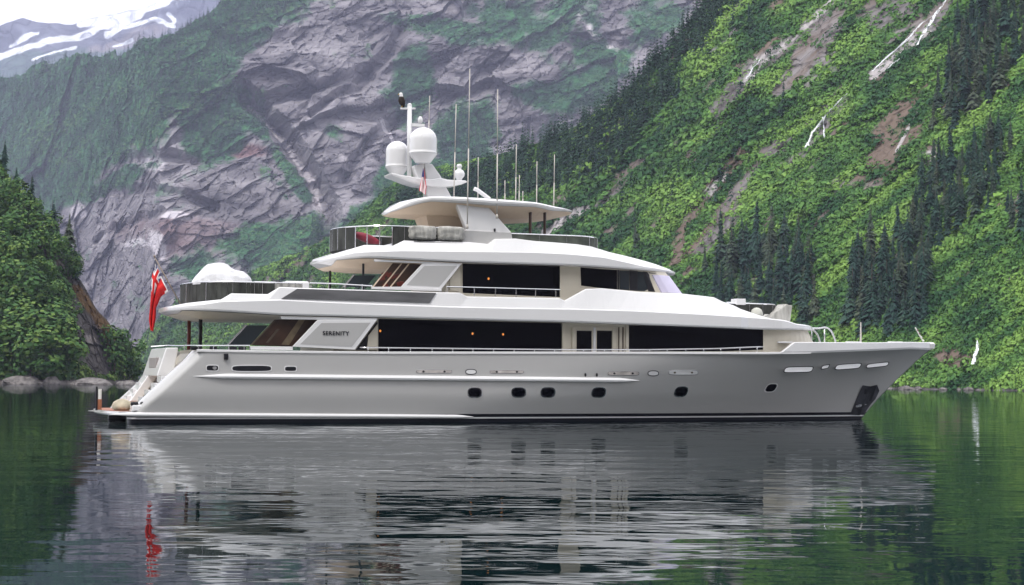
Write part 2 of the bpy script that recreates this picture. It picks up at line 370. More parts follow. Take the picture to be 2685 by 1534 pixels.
# ---- snowy mountain far behind
def disp_snow(P, px, py):
    return -(ridged(P, 1/900., 5, 9.0)-1)*160, fract(P, 1/500., .8, 4, 2.2)*40
T_snow = Terrain('snowy_mountain', -1800, 900, 300, 150, [(-1800, 120), (-1000, 20), (-420, 90), (-100, 70), (0, 66), (60, 46), (120, 44), (190, 52), (240, 40), (330, 30), (420, 12), (500, 0), (560, -12), (700, -60), (900, -120)], lambda x: 5000, 1.0, disp_snow)
px, py = T_snow.PX, T_snow.PY; nz = fbm2(px/30, py/20, 4, 31)
z6 = lambda L: [(a/2.08, b/2.08) for a, b in L]
snow = np.clip(seg_mask(px, py, z6([(-60, 300), (80, 265), (230, 235), (500, 165), (640, 105), (760, 80)]), 12, 14)+seg_mask(px, py, z6([(60, 220), (150, 190), (210, 165)]), 7, 5)
    + seg_mask(px, py, z6([(585, 195), (660, 150), (760, 135), (860, 150), (950, 165)]), 11, 7)+seg_mask(px, py, z6([(180, 345), (300, 300), (415, 262)]), 6, 5)+seg_mask(px, py, z6([(620, 255), (720, 235)]), 5)
    + seg_mask(px, py, z6([(920, 100), (950, 130)]), 8)+np.clip((34-py)/30, 0, 1)*np.clip((560-px)/200, 0, 1)*.9+seg_mask(px, py, z6([(440, 110), (560, 90), (700, 60), (900, 30)]), 13), 0, 1)
snowmat = rock_mat('snow_rock', (0.05, 0.09, 0.08), (0.08, 0.13, 0.10), (0.045, 0.05, 0.075), (0.15, 0.16, 0.20), (0.22, 0.19, 0.19), 1/220., .7, 50, snow=True)
T_snow.build(snowmat, {'veg': np.clip((py-110)/50+(nz-.5), 0, .8), 'brown': np.clip(blob(px, py, 300, 125, 160, 20, -18)+nz-.6, 0, 1), 'pale': np.clip(nz-.3, 0, 1), 'snow': np.clip(snow+(nz-.5)*.5, 0, 1)})

# ---- right-hand green slope
def yb_slope(x):
    k = (x-W0/2)/F0; t = (96-378*k)/(386+1022*k) if k > -.235 else 2.2
    return 378+1022*min(max(t, -.1), 1.35)
def disp_slope(P, px, py):
    f = fract(P, 1/60., .9, 5, 4.4); r = ridged(P, 1/45., 4, 8.2, (1, 1, .6))
    sc = np.clip(P[:, 1]/600, .7, 2)
    b = blocks(P, 16, 35, (.6, .5, 1.2), 2.2)*3.2+blocks(P, 6, 35, (.6, .5, 1.2), 4.2)*1.2
    return (f*11-(r-1)*2.0+b)*sc, f*2
sl_ridge = [(250, 1002), (300, 985), (345, 930), (390, 860), (460, 790), (560, 745), (660, 712), (800, 655), (900, 600), (960, 545), (1020, 490), (1100, 450), (1200, 425), (1300, 408), (1410, 375), (1520, 325), (1630, 250), (1717, 160), (1794, 75), (1860, 0), (2000, -150), (2200, -260), (2960, -380), (3900, -500)]
T_slope = Terrain('green_slope', 250, 3900, 960, 430, sl_ridge, yb_slope, .85, disp_slope)
px, py = T_slope.PX, T_slope.PY
nz = fbm2(px/60+py/90, py/40-px/120, 4, 5); nzf = fbm2(px/22, py/22, 3, 8)
rockm = np.zeros_like(px)
def addr(a): 
    global rockm
    rockm = np.maximum(rockm, a)
addr(seg_mask(px, py, [(2200, -20), (2120, 60), (2042, 125), (1990, 165), (1930, 230), (1872, 292)], 14, 34))
addr(seg_mask(px, py, [(2185, 60), (2120, 130), (2075, 205), (2040, 240)], 36, 22)*.95)
addr(blob(px, py, 2150, 170, 60, 70, 20)*.85); addr(blob(px, py, 2335, 45, 90, 55, -20)*.95)
addr(seg_mask(px, py, [(2500, -20), (2440, 70), (2370, 130), (2290, 200)], 26, 24)*.95)
addr(seg_mask(px, py, [(2225, 250), (2165, 320), (2110, 395), (2040, 450)], 14, 26)*.85)
addr(seg_mask(px, py, [(1950, 400), (1890, 470), (1840, 530), (1795, 590), (1770, 690)], 26, 16)*.95)
addr(seg_mask(px, py, [(2000, 420), (1930, 500), (1850, 610)], 14, 22)*.8)
addr(seg_mask(px, py, [(1910, 590), (1830, 650), (1765, 690)], 22, 14)*.9)
addr(blob(px, py, 2030, 395, 60, 28, -20)*.8); addr(blob(px, py, 2340, 360, 60, 90, 25)*.9)
addr(blob(px, py, 2435, 415, 45, 30, -30)*.95); addr(blob(px, py, 2260, 480, 90, 22, 10)*.65)
addr(seg_mask(px, py, [(2228, 461), (2190, 500), (2157, 533)], 8)); addr(seg_mask(px, py, [(1545, 545), (1480, 580), (1430, 610)], 12, 20))
addr(seg_mask(px, py, [(1620, 500), (1570, 540)], 14)*.8); addr(seg_mask(px, py, [(1930, 80), (1860, 140)], 8)*.8); addr(blob(px, py, 1760, 240, 26, 18, -30)*.8)
addr(blob(px, py, 2630, 230, 60, 12)*.6); addr(seg_mask(px, py, [(1720, 400), (1640, 450)], 8)*.7); addr(seg_mask(px, py, [(2408, 290), (2350, 400)], 5))
addr(blob(px, py, 2500, 925, 50, 24, 5)*.8); addr(blob(px, py, 560, 760, 120, 14, -10)*.5)
dgn = fbm2((px*.72-py*.69)/170, (px*.69+py*.72)/22, 4, 61)
rockm = np.clip(rockm*.95+(nz-.5)*.9+(nzf-.5)*.6+np.clip((dgn-.52)*3.2, -.3, .75)*(py < 760)*.8-.02, 0, 1)
shore = np.clip((.75-T_slope.P[..., 2])/.6, 0, 1)
rockm = np.maximum(rockm, shore)
browns = np.clip(.12+blob(px, py, 2340, 340, 110, 130, 25)+seg_mask(px, py, [(1950, 400), (1840, 540), (1770, 690)], 40)*.8+blob(px, py, 2500, 925, 60, 30)+blob(px, py, 1980, 90, 120, 60, -30)*.4+blob(px, py, 2630, 230, 80, 20)+(dgn-.45)*1.6, 0, 1)
pales = np.clip(seg_mask(px, py, [(2200, -20), (2042, 125), (1992, 160)], 12)+seg_mask(px, py, [(1990, 165), (1960, 210)], 14)+blob(px, py, 2430, 420, 26, 20)+seg_mask(px, py, [(1540, 548), (1430, 610)], 14)+seg_mask(px, py, [(2408, 290), (2350, 400)], 5)+seg_mask(px, py, [(2440, 70), (2290, 200)], 14)+seg_mask(px, py, [(1900, 460), (1850, 510)], 12)+shore*.4+(nzf-.5)*.5, 0, 1)
slopemat = rock_mat('slope_ground', (0.03, 0.07, 0.02), (0.085, 0.17, 0.035), (0.10, 0.088, 0.088), (0.27, 0.25, 0.25), (0.165, 0.125, 0.10), 1/16., .7, 1.6, strat=(.5, 1, 1.5))
T_slope.build(slopemat, {'veg': 1-rockm, 'brown': browns, 'pale': pales})
sl_rock = rockm

# ---- left headland
def disp_head(P, px, py):
    f = fract(P, 1/30., .9, 5, 14.4); g = blob(px, py, 250, 850, 70, 120, 0)
    r = ridged(P, 1/14., 4, 2.2)
    b = blocks(P, 9, -50, (.7, .5, 1.2), 2.2)*3+blocks(P, 3.5, -50, (.7, .5, 1.2), 6.2)*1.2
    return f*6-(r-1)*1.5*g+b*(.4+g), f*1.5
hd_ridge = [(-2600, -60), (-1400, 0), (-700, 120), (-200, 230), (-60, 320), (0, 420), (40, 500), (90, 560), (130, 610), (175, 680), (215, 740), (250, 800), (288, 845), (310, 895), (328, 935), (346, 972), (360, 996), (372, 1004)]
T_head = Terrain('headland', -2600, 372, 330, 220, hd_ridge, lambda x: 345+max(0, x-150)*.25, .95, disp_head)
px, py = T_head.PX, T_head.PY; nz = fbm2(px/30, py/30, 4, 15)
rk = np.clip(blob(px, py, 248, 870, 62, 120, -14)*1.1+seg_mask(px, py, [(120, 640), (175, 700), (225, 780), (270, 850), (300, 930)], 26, 22)+(nz-.5)*.5, 0, 1)
shore = np.clip((1.3-T_head.P[..., 2])/.8, 0, 1); rk = np.maximum(rk, shore)
headmat = rock_mat('headland_ground', (0.02, 0.04, 0.012), (0.06, 0.10, 0.02), (0.03, 0.026, 0.028), (0.13, 0.115, 0.11), (0.12, 0.07, 0.03), 1/7., .9, 1.2)
hd_rock = rk
T_head.build(headmat, {'veg': 1-rk, 'brown': np.clip(seg_mask(px, py, [(200, 760), (280, 860), (310, 940)], 16)+nz*.6-.3, 0, 1), 'pale': np.clip(seg_mask(px, py, [(125, 650), (170, 700), (200, 745)], 5)+blob(px, py, 240, 900, 14, 30, -30)*.9+shore*.8+nz*.3-.2, 0, 1)})

# ---- the opposite shore, behind the camera (seen only as what the hull and the glass reflect)
def opposite_shore():
    nu, nv = 90, 26; V = []
    for j in range(nv):
        for i in range(nu):
            a = math.radians(-78+156*i/(nu-1)); h = 560*(j/(nv-1))**1.1*(.75+.35*mnoise.noise(Vector((a*2.2, 3, 0)))) - 4; d = 330+h*1.05+30*mnoise.noise(Vector((a*5, j*.3, 8)))
            V.append((math.sin(a)*d*1.2, -math.cos(a)*d+40, h))
    F = [(j*nu+i, j*nu+i+1, (j+1)*nu+i+1, (j+1)*nu+i) for j in range(nv-1) for i in range(nu-1)]
    o = mesh_obj('opposite_hillside', V, F, slopemat, smooth=True); o['kind'] = 'structure'
    for k, v in (('veg', .35), ('brown', 0), ('pale', 0)): o.data.attributes.new(k, 'FLOAT', 'POINT').data.foreach_set('value', [v]*len(V))
opposite_shore()

# ------------------------------------------------------------------ WATER
def water_material():
    m = bpy.data.materials.new('fjord_water'); m.use_nodes = True; nt = m.node_tree; nt.nodes.clear()
    out = nd(nt, 'ShaderNodeOutputMaterial'); df = nd(nt, 'ShaderNodeBsdfDiffuse'); df.inputs['Color'].default_value = (.002, .011, .012, 1)
    gl = nd(nt, 'ShaderNodeBsdfGlossy'); gl.inputs['Color'].default_value = (.74, .755, .77, 1); gl.inputs['Roughness'].default_value = .02
    fr = nd(nt, 'ShaderNodeFresnel'); fr.inputs['IOR'].default_value = 1.333; mx = nd(nt, 'ShaderNodeMixShader')
    nt.links.new(fr.outputs[0], mx.inputs[0]); nt.links.new(df.outputs[0], mx.inputs[1]); nt.links.new(gl.outputs[0], mx.inputs[2]); nt.links.new(mx.outputs[0], out.inputs['Surface'])
    geo = nd(nt, 'ShaderNodeNewGeometry'); prev = None
    for sc_, amp, det, st in ((0.13, 0.042, 2, (.8, 1, 1)), (0.40, 0.038, 3, (.75, 1.1, 1)), (1.25, 0.0060, 2, (.7, 1.1, 1)), (3.4, 0.0006, 2, (.8, 1.1, 1))):
        mp = nd(nt, 'ShaderNodeMapping'); mp.inputs['Scale'].default_value = st; nt.links.new(geo.outputs['Position'], mp.inputs[0])
        n = nd(nt, 'ShaderNodeTexNoise', Scale=sc_, Detail=det, Roughness=.45, Distortion=.25); nt.links.new(mp.outputs[0], n.inputs['Vector'])
        ma = nd(nt, 'ShaderNodeMath', operation='MULTIPLY_ADD'); ma.inputs[1].default_value = amp; nt.links.new(n.outputs[0], ma.inputs[0])
        if prev is not None: nt.links.new(prev, ma.inputs[2])
        else: ma.inputs[2].default_value = 0
        prev = ma.outputs[0]
    # small sharp cat's-paws of wind in streaks
    mp = nd(nt, 'ShaderNodeMapping'); mp.inputs['Scale'].default_value = (.35, 1.3, 1); nt.links.new(geo.outputs['Position'], mp.inputs[0])
    pk = nd(nt, 'ShaderNodeTexNoise', Scale=.30, Detail=4, Roughness=.6); nt.links.new(mp.outputs[0], pk.inputs['Vector'])
    pr = nd(nt, 'ShaderNodeMapRange'); pr.inputs['From Min'].default_value = .53; pr.inputs['From Max'].default_value = .66; nt.links.new(pk.outputs[0], pr.inputs[0])
    mp2 = nd(nt, 'ShaderNodeMapping'); mp2.inputs['Scale'].default_value = (.45, 1.2, 1); nt.links.new(geo.outputs['Position'], mp2.inputs[0])
    rp = nd(nt, 'ShaderNodeTexNoise', Scale=2.4, Detail=2, Roughness=.5); nt.links.new(mp2.outputs[0], rp.inputs['Vector'])
    m1 = nd(nt, 'ShaderNodeMath', operation='MULTIPLY'); nt.links.new(pr.outputs[0], m1.inputs[0]); nt.links.new(rp.outputs[0], m1.inputs[1])
    m2 = nd(nt, 'ShaderNodeMath', operation='MULTIPLY_ADD'); m2.inputs[1].default_value = .0075; nt.links.new(m1.outputs[0], m2.inputs[0]); nt.links.new(prev, m2.inputs[2]); prev = m2.outputs[0]
    # calmer and rougher patches of breeze
    n = nd(nt, 'ShaderNodeTexNoise', Scale=0.035, Detail=3); nt.links.new(geo.outputs['Position'], n.inputs['Vector'])
    r = nd(nt, 'ShaderNodeMapRange'); r.inputs['From Min'].default_value = .35; r.inputs['From Max'].default_value = .65; r.inputs['To Min'].default_value = .3; r.inputs['To Max'].default_value = 1.15
    nt.links.new(n.outputs[0], r.inputs[0])
    bp = nd(nt, 'ShaderNodeBump', Distance=1.0); nt.links.new(r.outputs[0], bp.inputs['Strength']); nt.links.new(prev, bp.inputs['Height'])
    for q in (df, gl, fr): nt.links.new(bp.outputs[0], q.inputs['Normal'])
    return m
wmb = MB(); wmb.add([(-9000, -3000, 0), (9000, -3000, 0), (9000, 9000, 0), (-9000, 9000, 0)], [(0, 1, 2, 3)])
wo = wmb.build('water', water_material()); tag(wo, kind='structure')

# ------------------------------------------------------------------ YACHT
yacht = empty('yacht', 'large white three-deck motor yacht with black windows lying on the still water', 'yacht')
yacht.location = tuple(OX); yacht.rotation_euler = (0, 0, THETA)
bpy.context.view_layer.update(); YM = Matrix.Translation(Vector(OX)) @ Matrix.Rotation(THETA, 4, 'Z')
def part(mb, name, mats, parent=None, **kw): return mb.build(name, mats, parent or yacht, **kw)
def own(mb, name, mats, label, cat, group=None, **kw):
    """a separate thing that rests on the yacht: top-level, in world coordinates"""
    o = mb.build(name, mats, None, **kw); o.matrix_world = YM; return tag(o, label, cat, group)
def own_empty(name, label, cat, group=None):
    o = empty(name, label, cat, group=group); o.matrix_world = YM; return o

def sclip(a): return min(max(a, 0.0), 1.0)
xstem = interp([(-1, 37.3), (0, 37.9), (.39, 38.25), (1.13, 39.0), (1.88, 39.85), (3.0, 41.2), (3.7, 42.2), (5, 43)])
def w_deck(x): return 3.95*(1-sclip((x-25)/17.2)**2.7)
def wh(x, z):
    t = sclip(z/3.65)**1.2; xe = xstem(z); xs = 12+13*t; B = 3.75+.2*min(1, max(z, 0)/1.2); s = sclip((x-xs)/(xe-xs))
    return B*(1-s**(1.75+.95*t))
def SH(px, py, off=0.012):
    y = -3.9
    for _ in range(14):
        x, _y, z = S(px, py, y); y = -(wh(x, z)+off)
    return S(px, py, y)
zt_hull = interp([SW(a, b, w_deck)[::2] for a, b in [(470, 918), (700, 922), (1000, 925), (1600, 925), (2001, 926), (2110, 925), (2216, 921), (2320, 917), (2386, 914)]]+[(42.2, 3.62)])
def xa(z): return np.interp(z, [-1, .5, .56, 3.1, 4], [.35, .42, .5, 2.72, 3.4])

# hull: starboard polyline of each level, mirrored to port
lev = [(-.5, None), (-.05, None), (.15, None), (.215, None), (.36, None)]+[(None, v) for v in np.linspace(0, 1, 15)[1:]]
rings = []
NX = 72
for (zc, v) in lev:
    zn = zc if v is None else .34+(3.62-.34)*v
    xe = xstem(zn if v is None else .34+(zt_hull(xstem(zn))-.34)*v); half = []
    for i in range(9):
        pass
    xa0 = lambda z: float(xa(z))
    def P(x, y):
        z = zn if v is None else .34+(zt_hull(max(x, 3))-.34)*v
        return (x, y, z)
    x0 = xa0(zn)
    half.append(P(x0+1.7, -2.95)); half.append(P(x0+.06, -2.95)); half.append(P(x0, -3.02)); half.append(P(x0, -3.2))
    B = wh(5, zn)
    for k in range(1, 8):
        a = k/8*math.pi/2; half.append(P(x0+.62-.62*math.cos(a), -3.2-(B-3.2)*math.sin(a)))
    for i in range(NX):
        u = i/(NX-1); x = (x0+.62)+(xe-(x0+.62))*(1-(1-u)**1.35); z = P(x, 0)[2]
        half.append(P(x, -wh(min(x, xe), z) if i < NX-1 else 0))
    rings.append(half+[(p[0], -p[1], p[2]) for p in half[-2::-1]])
hm = MB(); n = len(rings[0])
for i in range(len(rings)-1):
    mi = [1, 1, 2, 1][i] if i < 4 else 0
    hm.loft([rings[i], rings[i+1]], mi=mi, closed=False, cap=False)
hull = part(hm, 'hull', [hullw, boot, white], smooth=True)
bmw = bmesh.new(); bmw.from_mesh(hull.data); bmesh.ops.remove_doubles(bmw, verts=bmw.verts, dist=1e-4); bmesh.ops.recalc_face_normals(bmw, faces=bmw.faces); bmw.to_mesh(hull.data); bmw.free()

# bulwark cap, decks
def ribbon(mb, xs, wf, win, z0f, z1f, mi=0):
    for s in (-1, 1):
        mb.loft([[(x, s*(wf(x)), z0f(x)), (x, s*(wf(x)), z1f(x)-.02), (x, s*(wf(x)-.03), z1f(x)), (x, s*max(wf(x)-win, 0.0), z1f(x)), (x, s*max(wf(x)-win, 0.0), z0f(x))] for x in xs], mi)
capm = MB(); ribbon(capm, [3.2, 3.4]+list(np.linspace(4, 33, 60)), lambda x: w_deck(x)+.035, .26, lambda x: zt_hull(x)-.05, lambda x: zt_hull(x)+.05)
part(capm, 'bulwark_cap', white, smooth=False)
xb0 = SW(2048, 920, w_deck)[0]; xb1 = SW(2083, 897, w_deck)[0]
zb_top = interp([(xb0, zt_hull(xb0)+.02), (xb1, SW(2083, 897, w_deck)[2]), (37, SW(2200, 896, w_deck)[2]), (40, SW(2340, 895, w_deck)[2]), (42.3, 3.98)])
bw = MB(); xs = [xb0, xb0+.2, xb1, xb1+.1]+[xb1+.3+(42.18-xb1-.3)*(1-(1-i/44)**1.5) for i in range(45)]
for s in (-1, 1):
    bw.loft([[(x, s*(w_deck(x)+.0), zt_hull(x)-.03), (x, s*(w_deck(x)+.045), zt_hull(x)+.06), (x, s*(w_deck(x)+.05), zb_top(x)-.03), (x, s*(w_deck(x)+.02), zb_top(x)), (x, s*max(w_deck(x)-.16, 0), zb_top(x)), (x, s*max(w_deck(x)-.16, 0), zt_hull(x)-.03)] for x in xs])
bw.lathe((42.02, 0, 0), [(.05, 3.60), (.24, 3.66), (.28, 3.9), (.2, 3.985), (.02, 4.0)], 20)
part(bw, 'bow_bulwark', white)
zdk = lambda x: zt_hull(x)-(.75 if x < 24 else .75-.6*sclip((x-24)/4))
dk = MB(); dk.loft([[(x, -wh(x, zdk(x))+.14, zdk(x)), (x, wh(x, zdk(x))-.14, zdk(x))] for x in [3.4]+list(np.linspace(4, 41.7, 60))], closed=False, cap=False)
part(dk, 'main_deck', reeded)

# swim platform, transom, steps
pl = MB(); ring = []
outl = [(-.48+.5*(abs(t)**3), 3.6*t) for t in np.linspace(-1, 1, 25)]
pl.loft([[(x+.05, y, .30) for x, y in outl]+[(1.9, 3.6, .30), (1.9, -3.6, .30)], [(x, y*1.01, .36) for x, y in outl]+[(1.9, 3.64, .36), (1.9, -3.64, .36)], [(x+.01, y*1.01, .47) for x, y in outl]+[(1.9, 3.64, .47), (1.9, -3.64, .47)]])
plat = part(pl, 'swim_platform', white)
tk = MB(); tk.loft([[(x+.12, y*.97, .472) for x, y in outl]+[(1.7, 3.4, .472), (1.7, -3.4, .472)], [(x+.12, y*.97, .49) for x, y in outl]+[(1.7, 3.4, .49), (1.7, -3.4, .49)]])
part(tk, 'teak_deck', teak, plat)
tr = MB()
tr.add([(float(xa(z))+1.0, y, z) for z in (.4, 3.12) for y in (-2.98, 2.98)], [(0, 1, 3, 2)])
tr.box(3.6, 4.1, -2.98, 2.98, 3.0, 3.12)
tran = part(tr, 'transom', cream, solid=.06)
for s in (-1, 1):
    for k in range(5):
        z = .5+k*.3; y0 = s*1.75 if s > 0 else -2.95
        part(MB().box(float(xa(z))+.35, float(xa(z))+1.2, y0, y0+1.2, z, z+.27), 'stair_step', white, tran, bevel=.02)
# upper part of the transom: a steep white moulding with a locker hatch, leaving the starboard stairwell open
tp = [S(a, b, 2.9) for a, b in ((397, 915), (428, 915), (414, 990), (373, 986))]
mo = part(MB().prism([(q[0], q[2]) for q in tp], -1.5, 2.92), 'transom_moulding', white, tran, bevel=.06)
tl = [S(a, b, 2.9) for a, b in ((374, 984), (400, 986), (352, 1052), (326, 1052))]
part(MB().prism([(q[0], q[2]) for q in tl], 1.2, 2.9), 'transom_foot', white, tran, bevel=.05)
hx, _, hz_ = S(386, 962, 1.0); part(MB().box(hx+.16, hx+.36, -.4, 1.6, hz_-.05, hz_+.42), 'hatch', greyscr if False else M('hatch_grey', (.3, .28, .27), .4), mo, bevel=.03)
part(MB().box(.55, 1.7, -3.75, -3.0, .47, .74), 'quarter_step', white, plat, bevel=.06)
for px_ in (348, 357, 373):
    x, y, z = S(px_, 1057, -3.6); part(MB().lathe((x, y, z-.12), [(.05, 0), (.09, .04), (.09, .14), (.05, .18)], 12), 'mooring_bitt', black, plat, smooth=True)
x, y, z = S(261, 1078, -1.6)
ps = MB().tube([(x, y, .48), (x, y, z+.95)], .075, 10, 0).tube([(x-.13, y, .48), (x-.13, y, z+1.05)], .05, 8, 1)
part(ps, 'platform_post', [ropew, black], plat)
part(MB().tube([(x, y, .5), (x, y, .95)], .09, 10), 'post_sleeve', teak, plat)
x, y, z = S(320, 1068, -2.6)
fb = MB(); fb.lathe((x, y, .49), [(.3, 0), (.42, .08), (.44, .2), (.36, .36), (.2, .46), (.02, .5)], 20)
own(fb, 'covered_bundle', vary(M('beige_cloth', (.5, .44, .33), .9), 3, .3, .5), 'beige cloth bundle sitting on the swim platform behind the stern', 'bundle', smooth=True)

# rub rail and spray rail
def hull_tube(name, p0, p1, r, mat, taper=.6):
    a = SH(*p0); b = SH(*p1); mb = MB(); xs = np.linspace(a[0], b[0], 60); v = []
    for i, x in enumerate(xs):
        z = np.interp(x, [a[0], b[0]], [a[2], b[2]]); e = min(1, (i+.3)/4, (59.3-i)/3); y = -wh(x, z)
        v.append([(x, y+.02, z+r*1.1*e), (x, y-r*.75*e, z+r*.8*e), (x, y-r*1.1*e, z+.1*r*e), (x, y-r*.9*e, z-r*.5*e), (x, y+.02, z-r*.9*e)])
    for s in (1, -1): mb.loft([[(q[0], q[1]*s, q[2]) for q in ring] for ring in v], 0)
    return part(mb, name, mat)
hull_tube('rub_rail', (506, 987), (1676, 998), .125, white)
hull_tube('spray_rail', (285, 1087), (1242, 1093), .10, white)

# decals and openings on the hull
def outline(px, py, w, h, n=20, p=3.0, shear=0.0, slope=0.0):
    pts = []
    for k in range(n):
        a = 2*math.pi*k/n; c, s = math.cos(a), math.sin(a)
        u = abs(c)**(2/p)*math.copysign(1, c)*w/2; v = abs(s)**(2/p)*math.copysign(1, s)*h/2
        pts.append((px+u-v*shear, py+v+u*slope))
    return pts
def hull_patch(name, px, py, w, h, mat, off=.02, rim=None, rimw=3, parent=None, tilt=0, **k):
    pts = outline(px, py, w, h, **k); mb = MB()
    o1 = [SH(a, b, off+tilt*max(0, (b-py)/h+.5)) for a, b in pts]; o0 = [SH(a, b, -.04) for a, b in pts]
    mb.loft([o0, o1]); o = part(mb, name, mat, parent or hull)
    if rim:
        r = MB(); pr = outline(px, py, w+2*rimw, h+2*rimw, **k)
        R0 = [SH(a, b, -.04) for a, b in pr]; R1 = [SH(a, b, off-.006) for a, b in pr]; r.loft([R0, R1]); part(r, 'porthole_rim' if name == 'porthole' else 'fairlead_rim', rim, hull)
    return o
for px_, py_, w, sh in [(1245, 1029, 35, 0), (1360, 1029, 35, 0), (1437, 1029, 35, .05), (1570, 1029, 34, .15), (1786, 1027, 31, .3), (2022, 1017, 26, .55)]:
    hull_patch('porthole', px_, py_, w, 24-(4 if px_ > 2000 else 0), glass, rim=steel if px_ < 2000 else white, rimw=2.5, p=2.8, shear=sh)
for px_, py_, w, h in [(557, 965, 30, 13), (660, 966, 102, 14), (762, 967, 29, 11)]:
    hull_patch('fairlead', px_, py_, w, h, black, rim=white, rimw=2.5, p=4)
hull_patch('fairlead_roller', 563, 965, 11, 9, steel, off=.03, p=2)
for px_, py_, w, h in [(1138, 974, 92, 7), (1329, 975, 88, 7), (1635, 979, 80, 9), (1792, 977, 75, 11)]:
    hull_patch('freeing_port', px_, py_, w, h, white if px_ > 1700 else vary(M('port_plate', (.5, .46, .44), .3), 3, .3), rim=steel, rimw=1.2, p=5)
    for q in (-.3, .3): hull_patch('port_bolt', px_+q*w, py_, 6, 5, black if px_ < 1700 else umber, off=.03, p=2)
for px_, py_ in [(1235, 975), (1713, 979)]:
    hull_patch('hawse_pipe', px_, py_, 26, 11, white, rim=black, rimw=2.2, p=2.4)
for px_, py_ in [(1535, 983), (1565, 983)]: hull_patch('vent', px_, py_, 5, 9, black, p=3)
for px_, py_, w, h, sl_ in [(2094, 969, 72, 13, -.02), (2164, 962, 17, 8, -.15), (2224, 961, 64, 12, -.07), (2301, 957, 55, 9, -.11)]:
    hull_patch('bow_port', px_, py_, w, h, tilt=.26, mat= vary(M('port_lit_white', (.9, .9, .9), .35), 2, .03), rim=black, rimw=2, p=5, shear=.5, slope=sl_)  # near-white plates tipped skyward, standing in for the daylit bulwark inside the openings
# discharge fitting below the aft rail
x, y, z = SW(593, 926, w_deck, .05); part(MB().box(x-.09, x+.09, y-.05, y+.1, z-.28, z-.02), 'fender_hook', black, hull, bevel=.02)
# anchor pocket: polished dark plates round the anchor
def poly_patch(name, pts, mat, off, parent, fn=SH, thick=.08):
    o1 = [fn(a, b, off) for a, b in pts]; o0 = [fn(a, b, off-thick) for a, b in pts]; return part(MB().loft([o0, o1]), name, mat, parent)
ap = [(2262, 1010), (2282, 1013), (2300, 1009), (2306, 1025), (2296, 1046), (2282, 1062), (2268, 1082), (2254, 1089), (2229, 1088), (2238, 1064), (2248, 1040)]
anc = poly_patch('anchor_plate', ap, anchm, .025, hull)
poly_patch('anchor_shank', [(2284, 1014), (2298, 1012), (2291, 1038), (2284, 1052), (2278, 1050), (2284, 1036)], black, .06, anc)
poly_patch('anchor_fluke', [(2243, 1064), (2262, 1059), (2274, 1060), (2262, 1064), (2246, 1069)], steel, .06, anc)
poly_patch('anchor_fluke', [(2268, 1020), (2276, 1022), (2272, 1034), (2266, 1033)], black, .06, anc)

# ---------------- superstructure slabs
def ring_sym(half): return half+[(p[0], -p[1], p[2]) for p in half[-2:0:-1]]
XB0, XB1 = 2.25, 34.5
def wB(x):
    w = w_deck(x)+.01
    if x < 4.9: w = min(w, 3.95*(max(1-((4.9-x)/2.66)**2.5, 0))**(1/2.5))
    if x > 29: w = min(w, 3.6*max(1-((x-29)/5.52)**3, 0)**.5)
    return max(w, .02)
def prof(pts, w, off=0): 
    l = sorted([SW(a, b, w, off)[::2] for a, b in pts]); return l
tB = prof([(485, 786), (581, 785), (608, 769), (704, 771), (735, 752), (777, 754), (1144, 766), (1208, 767), (1227, 777), (1469, 781), (1483, 788)], wB, -.1)+prof([(1533, 758), (1577, 756), (1685, 766), (1785, 769), (1877, 779), (1900, 790), (1995, 825), (2077, 850)], wB, -.45)
tB = [(XB0, 4.97), (2.9, 5.1)]+[p for p in tB if p[0] > 3.0]+[(XB1, 4.62)]
kB = [(XB0, 4.93)]+[p for p in prof([(535, 797), (581, 790), (735, 786), (900, 794), (1169, 804), (1350, 808), (1500, 810), (1669, 815), (1850, 824), (2000, 834)], wB) if p[0] > 2.5]+[(XB1-.6, 4.7), (XB1, 4.56)]
bB = [(XB0, 4.80)]+[p for p in prof([(535, 815), (738, 827), (1000, 833), (1250, 840), (1500, 846), (1750, 855), (2000, 865)], wB) if p[0] > 2.5]+[(XB1, 4.42)]
ftB, fkB, fbB = interp(tB), interp(kB), interp(bB)
tum = interp([(0, .10), (20, .10), (21.5, .25), (27, .5), (31, .7), (34.5, .1)])
def slab(name, x0, x1, w, ft, fk, fb, tumf, zin, mat, brk, parent=None, step=.07, underf=lambda x: 0.0):
    xs = sorted(set([x0+(x1-x0)*(.5-.5*math.cos(math.pi*i/70)) for i in range(71)]+[b for b in brk if x0 < b < x1]))
    rings = []
    for x in xs:
        W = w(x); zt, zk, zb = ft(x), fk(x), fb(x); zk = min(max(zk, zb+.08), zt-.01); t = min(tumf(x), W*.6); g = min(1, W/1.0)
        zi = zin(x, zt); under = underf(x)
        rings.append(ring_sym([(x, 0, zb-under), (x, -W*.55, zb-under), (x, -(W-.03*g), zb+.02), (x, -W, zb+.09), (x, -W, zk-.03), (x, -(W-step*.5*g), zk), (x, -(W-step*g), zk+.02), (x, -(W-t-step*g), zt-.04), (x, -(W-t-(step+.05)*g), zt), (x, -(W-t-(step+.17)*g), zt), (x, -(W-t-(step+.2)*g), zi), (x, 0, zi+.03)]))
    return part(MB().loft(rings), name, mat, parent)
uB = interp([(XB0, .02), (3.0, .12)]+[(q[0], max(fbB(q[0])-q[2], .1)) for q in (S(a, b, .8) for a, b in ((496, 840), (560, 842), (635, 842)))]+[(8.5, .12), (11, 0)])
upper = slab('upper_deck', XB0, XB1, wB, ftB, fkB, fbB, tum, lambda x, zt: zt-.02 if (x < 4 or x > 27.2) else min(zt-.05, 5.25), white, [p[0] for p in tB+kB+bB], underf=uB)
